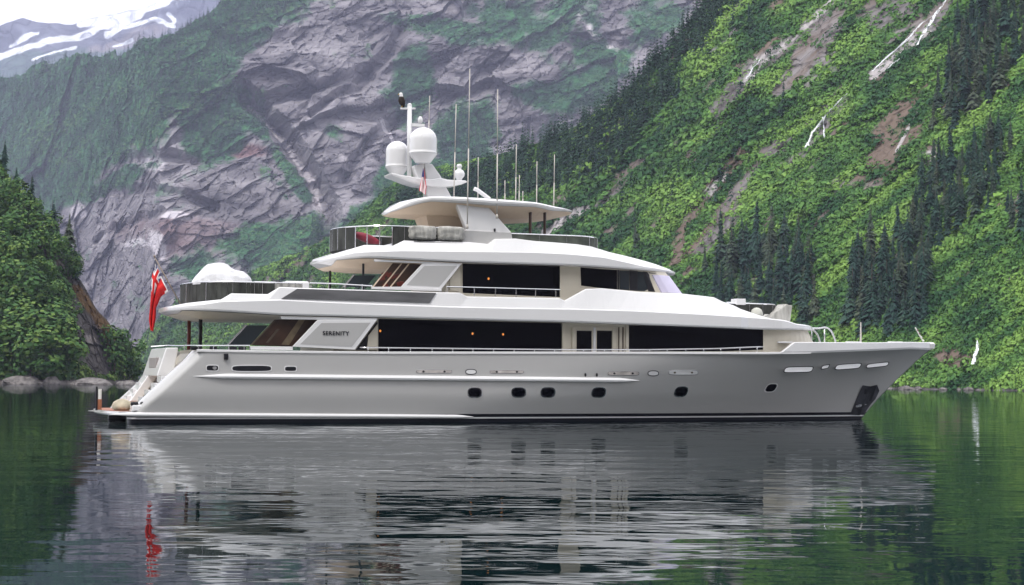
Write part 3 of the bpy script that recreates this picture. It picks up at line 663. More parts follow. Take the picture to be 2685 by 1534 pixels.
# grey screen set into the upper-deck side
def side_strip(name, cols, w, off, mat, parent=None, n=14, thick=.05, offt=None):
    """cols: (px_top, py_top, px_bot, py_bot) columns left to right; a curved panel on the side w(x)"""
    T, Bm = [], []
    for i in range(len(cols)-1):
        for k in range(n if i < len(cols)-2 else n+1):
            f = k/n; a = [cols[i][j]*(1-f)+cols[i+1][j]*f for j in range(4)]
            T.append(SW(a[0], a[1], w, off if offt is None else offt)); Bm.append(SW(a[2], a[3], w, off))
    rings = [[t, b, (b[0], b[1]+thick, b[2]), (t[0], t[1]+thick, t[2])] for t, b in zip(T, Bm)]
    return part(MB().loft(rings), name, mat, parent)
side_strip('side_screen', [(780, 757, 738, 783), (1144, 768, 1127, 794)], wB, -.045, greyscr, upper, offt=-.13)
# name panel and the frames beside it
def plate(name, pts, y, mat, th=.1, parent=None, bevel=.015):
    P_ = [S(a, b, y) for a, b in pts]; return part(MB().prism([(p[0], p[2]) for p in P_], y, y+th), name, mat, parent or yacht, bevel=bevel)
npan = plate('name_panel', [(833, 839), (988, 839), (931, 917), (767, 909)], -3.92, white, .14)
plate('panel_face', [(843, 847), (972, 846), (923, 909), (787, 903)], -3.93, hullw, .02, npan, 0)
plate('top_beam', [(735, 829), (990, 834), (988, 841), (738, 837)], -3.86, white, .2, upper)
plate('side_sill', [(655, 908), (768, 909), (768, 918), (658, 917)], -3.86, white, .2, hull)
fd = bpy.data.curves.new('name_lettering', 'FONT'); fd.body = 'SERENITY'; fd.size = .25; fd.extrude = .004; fd.space_character = 1.12; fd.offset = .006
fd.materials.append(black); to = bpy.data.objects.new('name_lettering', fd); COL.objects.link(to); to.parent = npan
bpy.context.view_layer.update(); tm_ = bpy.data.meshes.new_from_object(to); bpy.data.objects.remove(to)
to = bpy.data.objects.new('name_lettering', tm_); COL.objects.link(to); to.parent = npan
x, y, z = S(846, 878.5, -3.95); to.location = (x, y, z); to.rotation_euler = (math.pi/2, 0, 0)
# open aft deck: slanted windbreaks, doors and posts
plate('windbreak', [(596, 905), (645, 853), (703, 853), (656, 905)], -3.35, smoke, .04, bevel=0)
plate('windbreak_frame', [(594, 905), (643, 852), (649, 852), (600, 905)], -3.38, steel, .05, bevel=0)
plate('windbreak_frame', [(656, 905), (720, 838), (726, 838), (662, 905)], -3.38, umber, .05, bevel=0)
plate('windbreak', [(662, 905), (726, 838), (832, 838), (768, 909)], -3.30, darkbrown, .05, bevel=0)
plate('door_panel', [(738, 903), (784, 838), (800, 838), (758, 905)], -3.34, vary(M('tan_curtain', (.20, .15, .09), .7), 3, .3), .03, bevel=0)
plate('door_panel', [(697, 899), (727, 862), (734, 862), (704, 899)], -3.34, umber, .03, bevel=0)
for px_, y, c in ((495, 1.3, redwood), (525, -1.3, black)):
    a = S(px_, 906, y); b = S(px_, 826, y); part(MB().tube([(a[0], y, 2.4), (a[0], y, fbB(a[0])+.03)], .085, 12), 'deck_post', c, smooth=True)
# aft rail of the main deck with small fittings
rail = MB(); pts = [SW(a, 906, w_deck, -.1) for a in (484, 520, 560, 600, 640, 655)]
rail.tube([(p[0], p[1], p[2]) for p in pts], .025, 6)
for p in pts: rail.tube([(p[0], p[1], p[2]), (p[0], p[1], zt_hull(p[0]))], .02, 6)
part(rail, 'aft_rail', steel)
for a in (511, 518, 560, 612, 636):
    p = SW(a, 912, w_deck, -.3); part(MB().box(p[0]-.16, p[0]+.16, p[1], p[1]+.15, p[2]-.1, p[2]+.06), 'deck_fitting', black, bevel=.03)
rl = MB().tube([S(396, 909, 3.6), S(440, 906, 3.4), S(484, 907, 1.5)], .03, 6)
part(rl, 'stern_rail', steel)

# main deckhouse
XH1 = 34.2
def wH(x):
    w = min(3.2, w_deck(x)-.62)
    if x > 29: w = min(w, 3.3*max(1-((x-29)/5.3)**3, 0)**.5)
    return max(w, .05)
rings = []
for s in sorted(set([9.3+(XH1-9.3)*(.5-.5*math.cos(math.pi*i/60)) for i in range(61)])):
    rk = .85*sclip((s-31.6)/2.6)**1.5; w = wH(s)
    rings.append([(s+rk, -w, zdk(s)-.03), (s, -w, fbB(s)+.08), (s, w, fbB(s)+.08), (s+rk, w, zdk(s)-.03)])
house = part(MB().loft(rings), 'main_deckhouse', cream)
def rwin(name, cols, w, off, parent, frame=True, n=14):
    o = side_strip(name, cols, w, off, glass, parent, n)
    if frame:
        e = 2.5; c = [list(q) for q in cols]
        for q in c: q[1] -= e; q[3] += e
        c[0][0] -= e; c[0][2] -= e; c[-1][0] += e; c[-1][2] += e
        side_strip('window_frame', [tuple(q) for q in c], w, off-.008, white if False else cream, o, n)
    return o
rwin('saloon_window', [(992, 836, 992, 922), (1473, 847, 1473, 922)], wH, .03, house)
rwin('saloon_window', [(1649, 853, 1649, 922), (1900, 860, 1900, 921), (2001, 863, 2001, 917)], wH, .03, house)
plate('side_wing', [(988, 845), (990, 845), (990, 917), (934, 917)], -3.3, black, .05, house, 0)
for a, b, c in ((962, 975, 990), (0, 0, 0)):
    if a: plate('house_pillar', [(a+4, 880), (c, 850), (c, 917), (a, 917)], -3.42, cream, .08, house, .01)
dr = MB(); q = [SW(a, b, wH, .04) for a, b in ((1500, 857), (1616, 859), (1616, 921), (1500, 921))]
def box_on(pa, pb, w, off, th):
    a = SW(*pa, w, off); b = SW(*pb, w, off); return MB().box(a[0], b[0], a[1]-th, a[1]+.06, b[2], a[2])
door = part(box_on((1503, 857), (1614, 926), wH, .0, .05), 'side_door', cream, house, bevel=.01)
for a, b in ((1512, 1551), (1565, 1604)):
    part(box_on((a, 867), (b, 922), wH, .05, .02), 'door_pane', glass, door, bevel=.01)
for a in (1503, 1558, 1609):
    part(box_on((a-3, 858), (a+3, 924), wH, .05, .05), 'door_frame', white if a == 1558 else cream, door, bevel=.01)
for a in (1481, 1622, 1633): part(box_on((a-1.2, 858), (a+1.2, 922), wH, .0, .04), 'grab_pipe', umber if a > 1500 else cream, house)
part(box_on((1640, 852), (1647, 924), wH, .0, .08), 'house_pillar', cream, house, bevel=.01)
part(box_on((1474, 849), (1482, 924), wH, .0, .08), 'house_pillar', cream, house, bevel=.01)
lampspots = [(1239, 875, wH), (1319, 877, wH), (997, 868, wH)]

# side rails of the main deck
r = MB(); zr = interp([SW(a, b, w_deck, -.12)[::2] for a, b in ((943, 911), (1473, 917), (1700, 917), (1880, 914), (2001, 909))])
xa_, xb_ = SW(943, 911, w_deck, -.12)[0], SW(2001, 909, w_deck, -.12)[0]
for s in (-1, 1):
    xs = np.linspace(xa_, xb_, 40); r.tube([(x, s*(w_deck(x)-.12), zr(x)) for x in xs], .032, 6)
    for a in [965, 1019, 1076, 1133, 1187, 1240, 1294, 1348, 1401, 1454, 1530, 1585, 1650, 1703, 1749, 1798, 1845, 1890, 1940, 1985]:
        x = SW(a, 920, w_deck, -.12)[0]; r.tube([(x, s*(w_deck(x)-.12), zt_hull(x)), (x, s*(w_deck(x)-.12), zr(x))], .022, 6)
part(r, 'side_rail', steel, smooth=True)

# ---------------- upper deckhouse and wheelhouse
def wU(x):
    w = 2.75-.45*sclip((x-20)/6)
    if x > 23.5: w = min(w, 2.6*max(1-((x-23.5)/3.3)**2.6, 0)**.5)
    return max(w, .05)
XR0, XR1 = 9.15, 27.2
def wR(x):
    w = 3.4
    if x < 12: w = 3.4*max(1-((12-x)/2.86)**2.4, 0)**(1/2.4)
    if x > 18.5: w = min(w, 3.4*max(1-((x-18.5)/8.72)**3.0, 0)**.55)
    return max(w, .02)
tR = [(XR0, 7.27), (9.5, 7.45)]+[p for p in prof([(871, 656), (957, 642), (1032, 644), (1061, 630), (1100, 632), (1230, 634), (1282, 639), (1300, 626), (1354, 625), (1400, 631), (1515, 640), (1554, 646), (1600, 660), (1731, 694)], wR, -.25) if p[0] > 9.8]+[(XR1, 7.2)]
kR = [(XR0, 7.24)]+[p for p in prof([(930, 662), (957, 660), (1054, 657), (1227, 659), (1400, 661), (1500, 666), (1581, 674), (1690, 698)], wR) if p[0] > 9.6]+[(XR1, 7.17)]
bR = [(XR0, 7.16)]+[p for p in prof([(961, 676), (1054, 680), (1208, 688), (1500, 697), (1669, 708)], wR) if p[0] > 9.6]+[(XR1, 7.08)]
ftR, fkR, fbR = interp(tR), interp(kR), interp(bR)
tumR = interp([(0, .22), (20, .25), (26, .4), (27.2, .1)])
uR = interp([(XR0, .03)]+[(q[0], max(fbR(q[0])-q[2], .1)) for q in (S(a, b, .8) for a, b in ((856, 708), (920, 712), (1000, 714)))]+[(14.2, .2), (14.6, 0)])
roof = slab('roof', XR0, XR1, wR, ftR, fkR, fbR, tumR, lambda x, zt: zt-.02, white, [p[0] for p in tR+kR+bR], underf=uR)
lin = MB(); xs = np.linspace(XR0+.5, 15.2, 20); lin.loft([[(x, -(wR(x)-.1), fbR(x)-.025), (x, -wR(x)*.55, fbR(x)-uR(x)-.015), (x, wR(x)*.55, fbR(x)-uR(x)-.015), (x, wR(x)-.1, fbR(x)-.025)] for x in xs], closed=False, cap=False); part(lin, 'ceiling_liner', tan, roof, solid=.02)
lin = MB(); xs = np.linspace(XB0+.5, 9.5, 20); lin.loft([[(x, -max(wB(x)-.1, .05), fbB(x)-.025), (x, -wB(x)*.55, fbB(x)-uB(x)-.015), (x, wB(x)*.55, fbB(x)-uB(x)-.015), (x, max(wB(x)-.1, .05), fbB(x)-.025)] for x in xs], closed=False, cap=False); part(lin, 'ceiling_liner', cream, upper, solid=.02)
rings = []
for s in [14.6+(25.9-14.6)*(.5-.5*math.cos(math.pi*i/50)) for i in range(51)]:
    rk = 1.5*sclip((s-21.5)/4.4)**1.4; w = wU(s)
    rings.append([(s+rk, -w, 5.1), (s+rk*.52, -w, 6.15), (s, -w, fbR(s)+.06), (s, w, fbR(s)+.06), (s+rk*.52, w, 6.15), (s+rk, w, 5.1)])
uhouse = part(MB().loft(rings), 'upper_deckhouse', cream)
rwin('lounge_window', [(1213, 691, 1213, 768), (1468, 698, 1468, 779)], wU, .03, uhouse)
rwin('wheelhouse_window', [(1522, 701, 1524, 749), (1581, 706, 1581, 756), (1618, 708, 1618, 759)], wU, .03, uhouse)
side_strip('wheelhouse_pillar', [(1619, 708, 1619, 759), (1624, 708, 1624, 759)], wU, .035, black, uhouse)
side_strip('wheelhouse_window', [(1625, 709, 1625, 759), (1650, 710, 1650, 761)], wU, .03, smoke, uhouse)
side_strip('wheelhouse_pillar', [(1651, 709, 1651, 761), (1672, 711, 1672, 763)], wU, .035, black, uhouse)
side_strip('wheelhouse_window', [(1672, 712, 1672, 763), (1686, 713, 1700, 764)], wU, .03, smoke, uhouse)
side_strip('wheelhouse_pillar', [(1686, 712, 1700, 764), (1697, 713, 1736, 767)], wU, .04, black, uhouse)
side_strip('windscreen', [(1700, 714, 1740, 767), (1728, 718, 1752, 767)], wU, .03, smoke, uhouse, offt=.02)
# windscreen cover across the raked front
wc = MB(); rg = []
for s in list(np.linspace(24.9, 25.9, 8)):
    rk_ = 1.5*sclip((s-21.5)/4.4)**1.4; w = wU(s)+.05
    rg.append(((s+rk_*.12+.03, -w, 6.93), (s+rk_*.56+.05, -w, 6.1)))
rg += [(((a_[0]), -a_[1], a_[2]), ((b_[0]), -b_[1], b_[2])) for a_, b_ in rg[::-1]]
wc.loft([[t, b, (b[0]-.05, b[1]*.98, b[2]), (t[0]-.05, t[1]*.98, t[2])] for t, b in rg]); part(wc, 'windscreen_cover', lilac, uhouse)
lampspots += [(1281, 731, wU)]
for a, b, w in lampspots:
    p = SW(a, b, w, .05); part(MB().lathe((p[0], p[1], p[2]-.05), [(.01, 0), (.045, .03), (.045, .08), (.01, .11)], 10), 'cabin_lamp', lampm, house if w is wH else uhouse, smooth=True)
# aft side of the upper deck
upan = plate('wing_panel', [(1108, 691), (1211, 691), (1158, 758), (1052, 752)], -3.30, white, .12)
plate('panel_face', [(1113, 697), (1198, 697), (1152, 752), (1066, 748)], -3.31, hullw, .02, upan, 0)
plate('top_beam', [(981, 680), (1212, 689), (1210, 694), (984, 686)], -3.28, white, .15, roof)
plate('windbreak', [(974, 755), (1026, 690), (1106, 693), (1052, 755)], -2.9, darkbrown, .05, bevel=0)
for a in (0, 26, 46): plate('windbreak_frame', [(974+a, 755), (1026+a, 690), (1030+a, 690), (978+a, 755)], -2.96, tan, .04, bevel=0)
rs = random.Random(4)
for k in range(9): 
    a = 990+rs.random()*60; b = 712+rs.random()*36; plate('cushion', [(a, b), (a+12, b-4), (a+16, b+6), (a+3, b+10)], -2.95, redwood, .04, bevel=.01)
plate('windbreak', [(905, 752), (929, 722), (985, 722), (958, 754)], -2.6, smoke, .04, bevel=0)
plate('windbreak_frame', [(900, 752), (926, 720), (930, 720), (905, 752)], -2.62, steel, .04, bevel=0)
plate('side_coaming', [(975, 752), (1052, 752), (1158, 758), (1158, 764), (975, 758)], -3.4, white, .15)
plate('house_pillar', [(1180, 730), (1207, 697), (1207, 764), (1180, 762)], -2.85, cream, .08, uhouse)
for px_, y, b0, b1 in ((865, .9, 745, 705), (952, -2.4, 748, 670)):
    a = S(px_, b0, y); part(MB().tube([(a[0], y, 5.2), (a[0], y, fbR(a[0])+.05)], .055, 10), 'deck_post', black)
r = MB(); zr2 = interp([SW(a, b, wB, -.35)[::2] for a, b in ((1170, 752), (1468, 760))])
xs = np.linspace(SW(1170, 752, wB, -.35)[0], SW(1468, 760, wB, -.35)[0], 16); r.tube([(x, -(wB(x)-.3), zr2(x)) for x in xs], .028, 6)
for a in (1172, 1243, 1298, 1352, 1403, 1456):
    x = SW(a, 760, wB, -.35)[0]; r.tube([(x, -(wB(x)-.3), 5.2), (x, -(wB(x)-.3), zr2(x))], .02, 6)
part(r, 'upper_rail', steel)

# ---------------- canvas-screened rails
def canvas_rail(name, path, z0, z1, mat, posts=8, skip=None, parent=None, tubes=steel, wavy=.015):
    mb = MB(); n = len(path); rs = random.Random(n)
    for i in range(n-1):
        if skip and skip(path[i]): continue
        a, b = path[i], path[i+1]; j = [(rs.random()-.5)*wavy*2 for _ in range(4)]
        mb.add([(a[0]+j[0], a[1]+j[0], z0), (b[0]+j[1], b[1]+j[1], z0), (b[0]+j[1], b[1], z1-.03), (a[0], a[1]+j[2], z1-.03)], [(0, 1, 2, 3)])
    o = part(mb, name, mat, parent or yacht, solid=.02)
    t = MB().tube([(p[0], p[1], z1) for p in path], .028, 6)
    for k in range(0, n, max(1, n//posts)):
        p = path[k]; t.tube([(p[0], p[1]+(-.04 if p[1] < 0 else .04), z0), (p[0], p[1]+(-.04 if p[1] < 0 else .04), z1)], .012, 6)
    part(t, 'rail_frame', tubes, o); return o
def stern_path(xtip, xfull, w, xend, n=14, m=10):
    half = [(xfull-(xfull-xtip)*math.cos(a), -w*math.sin(a)) for a in np.linspace(0, math.pi/2, n)]+[(x, -w) for x in np.linspace(xfull, xend, m)[1:]]
    return half[::-1]+[(x, -y) for x, y in half[1:]]
z_s = S(1020, 592, -2.9)[2]
sp_ = stern_path(10.0, 12.3, 2.9, 14.8); k_ = next(i for i, p in enumerate(sp_) if p[0] <= 12.2); j_ = next(i for i, p in enumerate(sp_) if p[0] <= 10.7)
canvas_rail('sundeck_screen', sp_[:k_+1], 7.75, z_s, canvasd, 4); canvas_rail('sundeck_screen', sp_[j_:], 7.75, z_s, canvasd, 10)
t = MB().tube([(p[0], p[1], z_s) for p in sp_[k_:j_+1]], .028, 6)
for p in sp_[k_:j_+1:2]: t.tube([(p[0], p[1], 7.75), (p[0], p[1], z_s)], .02, 6)
part(t, 'sundeck_rail', steel)
z_u = S(600, 738, -3.4)[2]
canvas_rail('boat_deck_screen', stern_path(3.15, 5.0, 3.4, 6.6), 5.1, z_u, canvasd, 9)
canvas_rail('boat_deck_screen', [(x, -3.45) for x in np.linspace(6.6, 7.8, 5)], 5.1, z_u-.0, canvasg, 3)
front = [(x, -2.6) for x in np.linspace(17.8, 21, 8)]+[(21+1.9*math.sin(a), -2.6*math.cos(a)) for a in np.linspace(0, math.pi, 16)[1:]]+[(x, 2.6) for x in np.linspace(21, 17.8, 8)[1:]]
zf = S(1500, 618, -2.6)[2]; canvas_rail('sundeck_screen', front, 7.9, zf, vary(M('olive_canvas', (.06, .07, .055), .8), 2, .5), 10)
# rail on the upper aft deck between the covered boat and the post
t = MB(); zz = S(880, 742, -3.3)[2]; t.tube([S(812, 742, -3.3), S(880, 744, -3.3), S(976, 750, -3.3)], .03, 6)
for a in (816, 862, 905, 950): p = S(a, 745, -3.3); t.tube([(p[0], p[1], 5.2), (p[0], p[1], p[2])], .022, 6)
part(t, 'boat_deck_rail', steel)

# ---------------- pylon, hardtop, mast
pyl = plate('arch', [(1196, 532), (1279, 541), (1340, 608), (1345, 636), (1222, 636), (1222, 600)], -2.65, white, .35, bevel=.03)
plate('arch', [(1196, 532), (1279, 541), (1340, 608), (1345, 636), (1222, 636), (1222, 600)], -2.65, white, .35, bevel=.03).location.y = 4.95
plate('arch_base', [(1215, 603), (1341, 609), (1346, 640), (1210, 640)], -2.75, hullw, .4, pyl, bevel=.03)
plate('arch_light', [(1296, 599), (1300, 599), (1300, 607), (1296, 607)], -2.78, black, .1, pyl)
ped = MB(); a = S(1104, 560, 0); b = S(1200, 560, 0)
ped.loft([[(a[0]+.1, -.8, 7.8), (b[0], -.8, 7.8), (b[0], .8, 7.8), (a[0]+.1, .8, 7.8)], [(a[0]+.15, -.8, 8.9), (b[0], -.8, 8.9), (b[0], .8, 8.9), (a[0]+.15, .8, 8.9)], [(a[0]-.1, -1.0, 9.7), (b[0]+.4, -1.0, 9.7), (b[0]+.4, 1.0, 9.7), (a[0]-.1, 1.0, 9.7)]])
part(ped, 'pedestal', tan)
XT0, XT1 = 12.45, 21.65
def wT(x): t = sclip((x-XT0)/(XT1-XT0)); return max(3.0*max(1-abs(2*t-1)**2.6, 0)**(1/2.2), .03)
tT = [(XT0, 9.62)]+[p for p in prof([(1078, 522), (1132, 514), (1193, 515), (1300, 521), (1407, 530), (1455, 541)], wT, -.2) if XT0+.6 < p[0] < XT1-.4]+[(XT1, 9.98)]
bT = [(XT0, 9.55)]+[p for p in prof([(1103, 532), (1132, 527), (1200, 531), (1293, 538), (1407, 542), (1450, 552)], wT) if XT0+.8 < p[0] < XT1-.4]+[(XT1, 9.90)]
ftT, fbT = interp(tT), interp(bT); xs = [XT0+(XT1-XT0)*(.5-.5*math.cos(math.pi*i/60)) for i in range(61)]; rings = []
zcT = interp([(XT0, 9.52)]+[S(a, b, .6)[::2] for a, b in ((1034, 568), (1107, 572), (1200, 578), (1311, 583), (1400, 580), (1443, 575))]+[(XT1, 9.88)])
for x in xs:
    W = wT(x); zt, zb = ftT(x), fbT(x); h = zt-zb; g = min(1, W)
    rings.append(ring_sym([(x, 0, min(zcT(x), zb-.04)), (x, -W*.55, min(zcT(x), zb-.04)), (x, -(W-.14*g), zb-.01), (x, -(W-.08*g), zb), (x, -(W-.01*g), zb+h*.3), (x, -W, zb+h*.6), (x, -(W-.12*g), zt-.03), (x, -(W-.3*g), zt), (x, 0, zt+.05)]))
hard = part(MB().loft(rings), 'hardtop', white)
l = MB(); xs2 = xs[3:-3]; l.loft([[(x, -max(wT(x)-.13, .02), fbT(x)-.022), (x, -wT(x)*.55, min(zcT(x), fbT(x)-.04)-.012), (x, 0, min(zcT(x), fbT(x)-.04)-.012), (x, wT(x)*.55, min(zcT(x), fbT(x)-.04)-.012), (x, max(wT(x)-.13, .02), fbT(x)-.022)] for x in xs2], closed=False, cap=False); part(l, 'ceiling_liner', tan, hard, solid=.015)
def spx(px, py, y=0): p = S(px, py, y); return p
mast = plate('mast', [(1112, 427), (1134, 430), (1146, 447), (1157, 463), (1168, 486), (1186, 519), (1120, 519), (1121, 480)], -.35, white, .7, bevel=.04)
plate('mast_leg', [(1086, 434), (1112, 428), (1112, 440), (1106, 486), (1101, 486)], -.35, white, .7, mast, bevel=.03)
plate('mast_wing', [(1026, 452), (1050, 458), (1071, 461), (1096, 466), (1130, 470), (1157, 466), (1175, 471), (1198, 472), (1222, 473), (1227, 477), (1212, 483), (1190, 488), (1165, 490), (1130, 488), (1100, 484), (1075, 477), (1050, 467), (1028, 459)], -.6, white, 1.3, mast, bevel=.05)
def dome(name, px_, ptop, pring, pbot, rpx, y, parent):
    c = S(px_, pbot, y); zt = S(px_, ptop, y)[2]; zr_ = S(px_, pring, y)[2]; r = rpx/57.2; hb = zr_-c[2]; H_ = zt-c[2]
    pr = [(r*.45, 0), (r*.55, .02), (r*.98, hb*.8), (r*1.03, hb*.9), (r*1.03, hb*1.06), (r*.985, hb*1.12), (r, hb*1.3)]
    hc = H_-r*.95; pr += [(r, hc)]+[(r*math.cos(a), hc+(H_-hc)*math.sin(a)) for a in np.linspace(.12, math.pi/2-.03, 12)]
    o = part(MB().lathe(c, pr, 36), name, white, parent, smooth=True)
    part(MB().lathe((c[0], c[1], c[2]), [(r*1.035, hb*.93), (r*1.035, hb*.99)], 36), 'radome_seam', hullw, o); return o
dome('radome', 1109, 334, 402, 428, 37, -.55, mast); dome('radome', 1041, 370, 437, 460, 31, .8, mast)
pm = MB(); a = S(1073, 466, .2); b = S(1074, 277, .2); pm.tube([a, b], .11, 12); part(pm, 'mast_pole', white, mast, smooth=True)
c0, c1 = S(1050, 285, .2), S(1089, 285, .2); part(MB().tube([c0, c1], .05, 8).lathe((b[0], .2, b[2]-.05), [(.1, 0), (.12, .08), (.05, .16)], 12), 'crossarm', white, mast, smooth=True)
c0, c1 = S(1079, 327, .2), S(1112, 326, .2); part(MB().box(c0[0], c1[0], .1, .3, c0[2]-.09, c0[2]+.06), 'light_bracket', white, mast, bevel=.01)
c = S(1102, 322, .2); part(MB().lathe(c, [(.09, 0), (.12, .08), (.11, .2), (.05, .3), (.01, .31)], 14), 'mast_light', white, mast, smooth=True)
c = S(1204, 473, 0); part(MB().lathe(c, [(.12, 0), (.15, .08), (.25, .2), (.27, .32), (.2, .46), (.1, .52), (.1, .6), (.14, .66), (.1, .76), (.02, .78)], 20), 'searchlight', white, mast, smooth=True)
a, b = S(1243, 495, -1.2), S(1284, 522, -1.2)
part(MB().tube([a, (a[0]+.15, a[1], a[2]-.04), b], .10, 8).box(b[0]-.7, b[0]+.1, -1.35, -1.0, ftT(18)-.02, ftT(18)+.12), 'radar', white, hard, bevel=.02)
for (tx, ty, bx, by, y) in [(1127, 251, 1123, 380, .5), (1196, 273, 1190, 517, -1.2), (1232, 180, 1225, 600, -2.95), (1305, 234, 1303, 573, -2.95), (1254, 412, 1253, 520, .6), (1354, 378, 1352, 524, .8), (1324, 473, 1324, 524, -.4), (1362, 459, 1361, 527, -.6), (1371, 501, 1371, 527, -1.0), (1408, 423, 1407, 531, -.9), (1454, 405, 1452, 538, -.6)]:
    a = S(bx, by, y); b = S(tx, ty, y)
    if by < 560 and by > 400: a = (a[0], a[1], ftT(a[0])-.03)
    big = (by-ty) > 200; m_ = [a[i]*.5+b[i]*.5 for i in range(3)]
    part(MB().tube([a, m_], .03 if big else .027, 8).tube([m_, b], .021 if big else .02, 6).lathe((a[0], a[1], a[2]), [(.07, 0), (.06, .12), (.03, .2)], 8), 'antenna', whitetube, hard, smooth=True)
for px_, t_ in ((1390, 569), (1428, 559)):
    a = S(px_, 628, -2.2); b = S(px_, t_, -2.2); part(MB().tube([(a[0], a[1], 7.9), (a[0], a[1], fbT(a[0])+.03)], .075, 8), 'hardtop_post', darkbrown)
a = S(1336, 634, -2.8); part(MB().box(a[0]-.25, a[0]+.3, -2.98, -2.7, a[2]-.05, a[2]+.04), 'deck_vent', steel, roof, bevel=.02)

# ---------------- bow fittings
bt = MB(); cy = -1.0
def curve(pts, y, r, mb, n=16):
    P_ = [Vector(S(a, b, y)) for a, b in pts]; out = []
    for i in range(len(P_)-1):
        p0 = P_[max(i-1, 0)]; p1 = P_[i]; p2 = P_[i+1]; p3 = P_[min(i+2, len(P_)-1)]
        for k in range(6):
            t = k/6; out.append(.5*((2*p1)+(-p0+p2)*t+(2*p0-5*p1+4*p2-p3)*t*t+(-p0+3*p1-3*p2+p3)*t**3))
    out.append(P_[-1]); mb.tube(out, r, 8)
bt.tube([S(2162, 900, .6), S(2162, 862, .6)], .035, 6); curve([(2104, 862), (2120, 861), (2146, 861), (2166, 859), (2179, 868), (2186, 882), (2191, 897)], .6, .045, bt)
part(bt, 'stair_rail', steel, smooth=True); bt = MB(); curve([(2104, 866), (2118, 862), (2130, 864), (2142, 876), (2148, 890), (2150, 900)], -1.6, .045, bt)
for a, y in ((2110, -1.6), (2128, -1.6)): bt.tube([S(a, 900, y), S(a, 862, y)], .035, 6)
part(bt, 'stair_rail', steel, smooth=True)
a, b = S(2257, 900, 0), S(2257, 845, 0); part(MB().tube([a, b], .055, 8, r1=.03), 'bow_light_pole', whitetube)
a, b = S(2421, 896, 0), S(2400, 859, 0); part(MB().tube([a, b], .035, 8), 'jack_staff', ropew)
for k in range(4): part(MB().lathe(tuple(np.array(a)*(1-k/4)+np.array(b)*k/4), [(.02, 0), (.06, .04), (.02, .1)], 8), 'staff_knot', redwood if k > 1 else ropew)
for a in (2060, 2240, 2350):
    p = SW(a, 897, w_deck, -.4); part(MB().box(p[0]-.4, p[0]+.4, p[1], p[1]+.2, p[2]-.05, p[2]+.03), 'deck_cleat', white, bevel=.02)
scr = [(x, -1.9) for x in np.linspace(29.0, 31.2, 7)]+[(31.2+1.4*math.sin(a), -1.9*math.cos(a)) for a in np.linspace(0, math.pi, 14)[1:]]
zq = S(2000, 797, -1.9)[2]; 
canvas_rail('foredeck_screen', scr, 5.2, zq, canvasd, 8)
part(MB().tube([S(1905, 793, -1.6), S(1951, 795, -1.8), S(2010, 798, -1.9)], .035, 6), 'foredeck_rail', steel)

# ---------------- separate things aboard
def soft_box(name, pa, pb, y0, y1, mat, label, cat, group=None, wob=.03, seed=1, p=5, nseg=12, rings_n=9):
    a = S(*pa, y0); b = S(*pb, y0); cx, cz = (a[0]+b[0])/2, (a[2]+b[2])/2; hx, hz = (b[0]-a[0])/2, (a[2]-b[2])/2; cy = (y0+y1)/2; hy = (y1-y0)/2
    rs = random.Random(seed); mb = MB(); rings = []
    for i in range(rings_n+1):
        f = -1+2*i/rings_n; k = max(1-abs(f)**6, 0)**(1/6)*.93+.07; rg = []
        for j in range(28):
            an = 2*math.pi*j/28; c, s = math.cos(an), math.sin(an)
            rg.append((cx+hx*k*abs(c)**(2/p)*math.copysign(1, c)+(rs.random()-.5)*wob, cy+hy*k*abs(s)**(2/p)*math.copysign(1, s)+(rs.random()-.5)*wob, cz+hz*f+(rs.random()-.5)*wob*.6*(abs(f) < 1)))
        rings.append(rg)
    mb.loft(rings); return own(mb, name, mat, label, cat, group, smooth=True)
soft_box('canvas_covered_raft', (1075, 587), (1148, 631), -3.15, -2.0, canvasg, 'grey canvas-covered raft box on the sundeck edge, the one nearer the stern', 'raft box', 'canvas-covered boxes on the sundeck edge', .07, 3)
soft_box('canvas_covered_raft', (1150, 589), (1221, 634), -3.15, -2.0, canvasg, 'grey canvas-covered raft box on the sundeck edge, right beside the white arch', 'raft box', 'canvas-covered boxes on the sundeck edge', .07, 8)
part(MB().box(*(lambda a, b: (a[0], b[0], -3.1, -2.1, a[2]-.12, a[2]+.02))(S(1085, 634, -3.1), S(1215, 636, -3.1))), 'raft_cradle', black, roof)
kk = MB(); a, b = Vector(S(925, 613, -1.6)), Vector(S(996, 636, -1.6)); ks = []
for i in range(15):
    t = i/14; c = a.lerp(b, t); r = .04+.17*math.sin(math.pi*min(max(t, .03), .97))**.6; ks.append([(c.x, c.y+r*1.3*math.cos(q), c.z+r*math.sin(q)) for q in np.linspace(0, 2*math.pi, 15)[:-1]])
kk.loft(ks); own(kk, 'kayak', vary(M('red_plastic', (.20, .012, .03), .6), 3, .4), 'dark red kayak leaning behind the sundeck rail', 'kayak', smooth=True)
